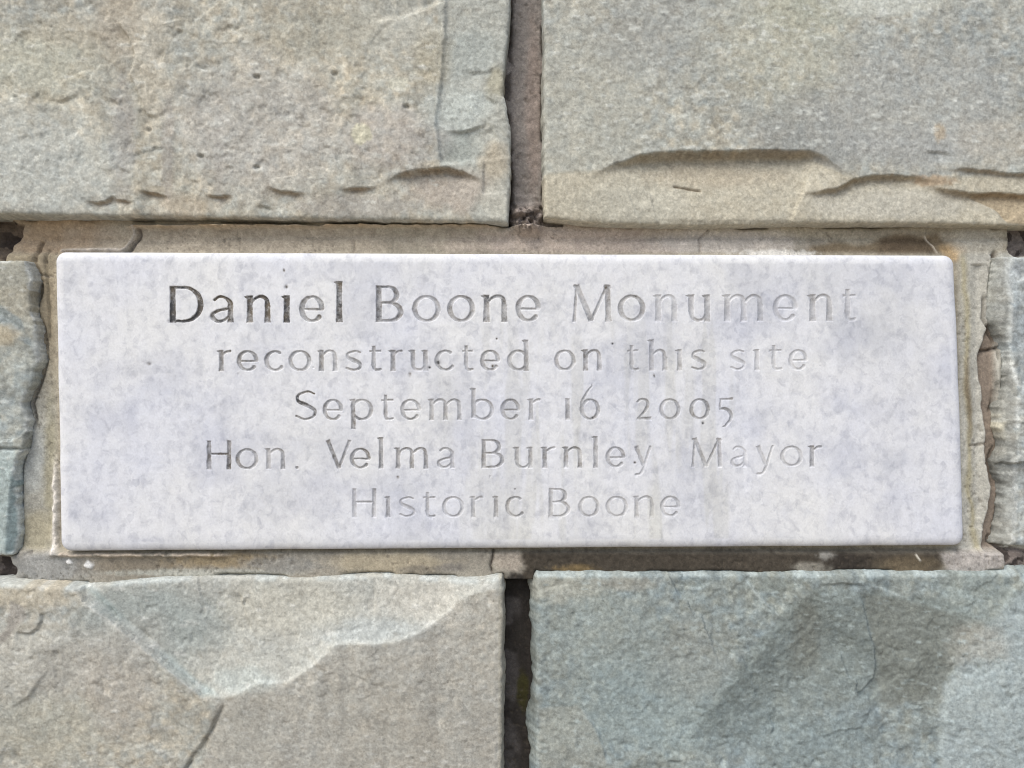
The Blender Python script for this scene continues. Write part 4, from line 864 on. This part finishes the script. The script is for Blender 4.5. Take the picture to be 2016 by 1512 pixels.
def build_plaque():
    R, RD = 20.0, 10.0                   # rounded arris: reach across the face and depth, in pixels
    x0, x1, y0, y1 = 107 + R, 1880.5 + R * 0 - R + 0, 496 + R, 1084 - R
    xs = axis(x0, x1, 331, 1690, 1.0, 6.0)
    yy = [y0]
    bands = [(552, 638), (664, 735), (760, 848), (858, 940), (956, 1022)]
    cur = y0
    for a, b in bands: yy += list(np.arange(cur, a, 5.0)) + list(np.arange(a, b, 1.0)); cur = b
    yy += list(np.arange(cur, y1, 5.0)) + [y1]; ys = np.unique(np.round(yy, 3))
    X, Y = np.meshgrid(xs, ys); s = (X - x0) / (x1 - x0); t = (Y - y0) / (y1 - y0)
    def warp(X, Y):
        s = (X - x0) / (x1 - x0); t = (Y - y0) / (y1 - y0)
        return X + (1 - s) * 10.5 * t + s * (19.0 * t + 2.5 * np.sin(np.clip(t, 0, 1) * math.pi)), Y + (1 - t) * (s * 6 - .5) + t * ((1 - s) * 1.5 - s * 9.0)
    PX, PY = warp(X, Y)
    n1 = fbm(PX, PY, 240, 3, 400) - .5; h = .5 * n1 + .10 * (fbm(PX, PY, 14, 3, 401) - .5) + .05 * (fbm(PX, PY, 5, 2, 402) - .5)
    for cx, cy, r in [(462, 510, 2.2), (563.4, 565, 3.2), (559, 532, 2.0), (846, 724, 2.6), (970, 721, 2.6), (807, 737, 3.0), (1206, 677, 1.9), (1288, 740, 1.8), (978, 667, 1.6), (1384, 833, 2.4), (1167, 823, 2.6), (783, 940, 2.6), (1250, 911, 2.2), (965, 938, 1.6), (992, 1026, 1.8), (1014, 963, 1.6), (617, 724, 1.6), (469, 736, 1.6), (292, 716, 3.5), (862, 714, 4.0), (1360, 537, 1.6), (1467, 748, 1.6)]:
        h -= .35 * np.exp(-((PX - cx) ** 2 + (PY - cy) ** 2) / (r * r))
    dirt_shade = np.zeros(X.shape)
    for cx, cy, r in [(462, 510, 2.2), (563.4, 565, 3.2), (559, 532, 2.0), (846, 724, 2.6), (970, 721, 2.6), (807, 737, 3.0), (1206, 677, 1.9), (1288, 740, 1.8), (978, 667, 1.6), (1384, 833, 2.4), (1167, 823, 2.6), (783, 940, 2.6), (1250, 911, 2.2), (992, 1026, 1.8), (1014, 963, 1.6), (292, 716, 3.0), (862, 714, 4.5), (1360, 537, 1.6)]:
        dirt_shade += 1.3 * np.exp(-((PX - cx) ** 2 + (PY - cy) ** 2) / (r * r))
    lab = np.full(X.shape, -1, np.int32); cut = np.zeros(X.shape); names = []
    for yl, yr, cap, xh, asc, hs, ht, chars in LINES:
        for ch, a, b, g in chars:
            yb = yl + (yr - yl) * (a - 335) / 1350.0
            i0, i1 = np.searchsorted(xs, [a - 44, b + 16]); j0, j1 = np.searchsorted(ys, [yb - asc - 20, yb + 36])
            sl = (slice(j0, j1), slice(i0, i1)); qx, qy = PX[sl], PY[sl]
            jx = qx + .9 * (fbm(qx, qy, 7, 3, 410) - .5) * 2; jy = qy + .7 * (fbm(qx, qy, 7, 3, 411) - .5) * 2
            v = stroke_value(glyph(ch, a, b, yb, cap, xh, asc, hs, ht), jx, jy)
            on = v > -.9; lab[sl] = np.where(on, len(names), lab[sl])
            q = np.clip(v + .9, 0, None); dep = .62 * (1 - np.exp(-q / 2.2)) * (.8 + .45 * (hs / 5)) * (.5 + .75 * g)
            cut[sl] = np.maximum(cut[sl], dep * (.75 + .5 * fbm(qx, qy, 30, 2, 412)))
            gr = sstep(-1.1, .5, v) * (.02 + g) * (.72 + 1.0 * (fbm(qx, qy, 22, 3, 413) - .3))
            dirt_shade[sl] = np.maximum(dirt_shade[sl], gr * 1.25); names.append(ch)
    # lichen-black specks lodged in a few cuts
    for cx, cy, r, k_ in [(1193, 566, 7, 1.0), (1135, 567, 6, .5), (1252, 583, 5, .8), (1222, 600, 5, .6), (858, 714, 5, .8), (612, 800, 9, .6), (1167, 823, 3, .8), (586, 788, 4, .6), (757, 781, 4, .6)]:
        dirt_shade = np.maximum(dirt_shade, k_ * np.exp(-((PX - cx) ** 2 + (PY - cy) ** 2) / (r * r)) * (cut > .25))
    h -= cut
    dirt_shade = np.maximum(dirt_shade, .10 * sstep(1045, 1075, PY) * (.4 + 1.2 * fbm(PX, PY, 50, 3, 443)))  # grime plus painted-in shade toward the lower edge
    tint = np.ones(X.shape + (3,))
    for (cx, cy, rx, ry, sd_, amt) in [(1700, 660, 70, 50, 1, .20), (1640, 560, 170, 60, 2, .10), (660, 880, 60, 40, 3, .10), (790, 955, 90, 26, 4, .11), (1760, 900, 40, 24, 5, .10), (1800, 690, 60, 120, 6, .04), (1360, 960, 70, 80, 7, .06)]:
        tint -= amt * blob(PX, PY, cx, cy, rx, ry, sd_, .5, .7)[..., None] * np.array([1.05, 1.0, .85])
    drip = sstep(.50, .68, fbm(PX, PY * .10, 26, 3, 431)) * sstep(560, 800, PY + 60 * fbm(PX, PY, 90, 2, 432)) * sstep(820, 1000, PX) * sstep(1560, 1380, PX)
    tint -= drip[..., None] * np.array([.085, .09, .125])
    tint -= (.11 * (sstep(.50, .72, fbm(PX, PY, 95, 4, 433, .6))))[..., None] * np.array([1.05, 1.0, .8])
    for (cx, y_a, y_b, w_) in [(882, 600, 760, 9), (1392, 800, 1010, 6), (1420, 820, 960, 5), (1470, 800, 1000, 7), (1372, 920, 1030, 6), (1640, 640, 760, 8), (990, 960, 1060, 5)]:
        tint += .07 * (np.exp(-((PX - cx - 6 * (fbm(PX, PY, 60, 2, 430) - .5)) / w_) ** 2) * sstep(y_a, y_a + 40, PY) * sstep(y_b, y_b - 40, PY))[..., None]
    V = plane_pt(PX, PY, np.full(X.size, -P_PL)); V[:, 1] -= h.ravel() * 1e-3; V -= pc
    nr, nc = X.shape; Q = grid_quads(nr, nc)
    # true surface normals keep the cut and the face shading continuous across the split
    lf = lab.ravel()[Q].max(1); D = dirt_shade.ravel(); T = tint.reshape(-1, 3)
    # arris and returns
    ring = np.r_[np.arange(nc), np.arange(1, nr) * nc + nc - 1, (nr - 1) * nc + np.arange(nc - 2, -1, -1), np.arange(nr - 2, 0, -1) * nc]
    pos = []; 
    for kk, i in enumerate(ring):
        r_, c_ = divmod(i, nc); ox = (c_ == nc - 1) * 1.0 - (c_ == 0) * 1.0; oy = (r_ == nr - 1) * 1.0 - (r_ == 0) * 1.0
        if ox and oy:
            prev = ring[kk - 1]; pr, pcn = divmod(prev, nc)
            first = (0.0, oy) if pr == r_ and kk != 0 else (ox, 0.0)
            if kk == 0: first = (ox, 0.0)
            second = (0.0, oy) if first[0] else (ox, 0.0)
            for u in np.linspace(0, 1, 9):
                vx = first[0] * math.cos(u * math.pi / 2) + second[0] * math.sin(u * math.pi / 2); vy = first[1] * math.cos(u * math.pi / 2) + second[1] * math.sin(u * math.pi / 2)
                pos.append((i, vx, vy))
        else: pos.append((i, ox, oy))
    ids0 = np.array([p[0] for p in pos]); ov = np.array([(p[1], p[2]) for p in pos]); bx = X.ravel()[ids0]; by = Y.ravel()[ids0]; bh = h.ravel()[ids0]
    allV = [V]; allQ = [Q[lf < 0]]; allD = [D]; allT = [T]; prev = ids0; n = len(V)
    wear = .8 + .5 * (fbm(bx, by, 60, 3, 440) - .3)
    steps = [(math.sin(a), 1 - math.cos(a), None) for a in np.radians([12, 24, 36, 48, 60, 72, 82, 90])] + [(1.0, 1.0, .0085), (1.0, 1.0, .001), (1.0, 1.0, -.003)]
    for so, do, yabs in steps:
        wx, wy = warp(bx + ov[:, 0] * R * so, by + ov[:, 1] * R * so)
        nv = plane_pt(wx, wy, np.full(len(bx), -P_PL))
        nz = .10 * (fbm(wx, wy, 12, 3, 441) - .5)
        nv[:, 1] = (-P_PL - (bh + nz) * 1e-3 + RD * do * .257e-3 * wear) if yabs is None else -yabs
        nv -= pc; ids = np.arange(n, n + len(bx)); n += len(bx)
        allV.append(nv); allD.append(.26 * do * np.clip(ov[:, 1], 0, 1) * (.6 + .8 * fbm(wx, wy, 40, 3, 442))); allT.append(np.ones((len(bx), 3)))  # lower arris carries grime and the underside's shade as colour
        q = np.stack([prev, np.roll(prev, -1), np.roll(ids, -1), ids], -1); allQ.append(q); prev = ids
    Va = np.concatenate(allV); Qa = np.concatenate(allQ); Da = np.concatenate(allD); Ta = np.concatenate(allT)
    deg = (Qa[:, 0] == Qa[:, 1])
    tri = Qa[deg]; Qa = Qa[~deg]
    v_, q_, d_, t_ = compact(Va, np.vstack([Qa]), Da, Ta)
    slab = add('slab', make_mesh('slab', v_, q_, t_, {'dirt_shade': d_}), M_MARBLE, plaque)
    if len(tri):
        u, inv = np.unique(tri[:, [0, 2, 3]], return_inverse=True)
        import bmesh
        bm = bmesh.new(); bm.from_mesh(slab.data); bm.verts.ensure_lookup_table()
        remap = {}
        uu = np.unique(Qa); look = {int(a): i for i, a in enumerate(uu)}
        for a, b, c in tri[:, [0, 2, 3]]:
            try: bm.faces.new([bm.verts[look[int(q)]] for q in (a, b, c)]).smooth = True
            except (KeyError, ValueError): pass
        bm.to_mesh(slab.data); bm.free()
    # each cut letter is a part of the plaque
    for i, ch in enumerate(names):
        sel = Q[lf == i]
        if not len(sel): continue
        v_, q_, d_, t_ = compact(V, sel, D, T)
        add('engraved_letter' if ch not in '0126 5.' else ('engraved_stop' if ch == '.' else 'engraved_numeral'), make_mesh('engraved_letter', v_, q_, t_, {'dirt_shade': d_}), M_MARBLE, plaque)
build_plaque()
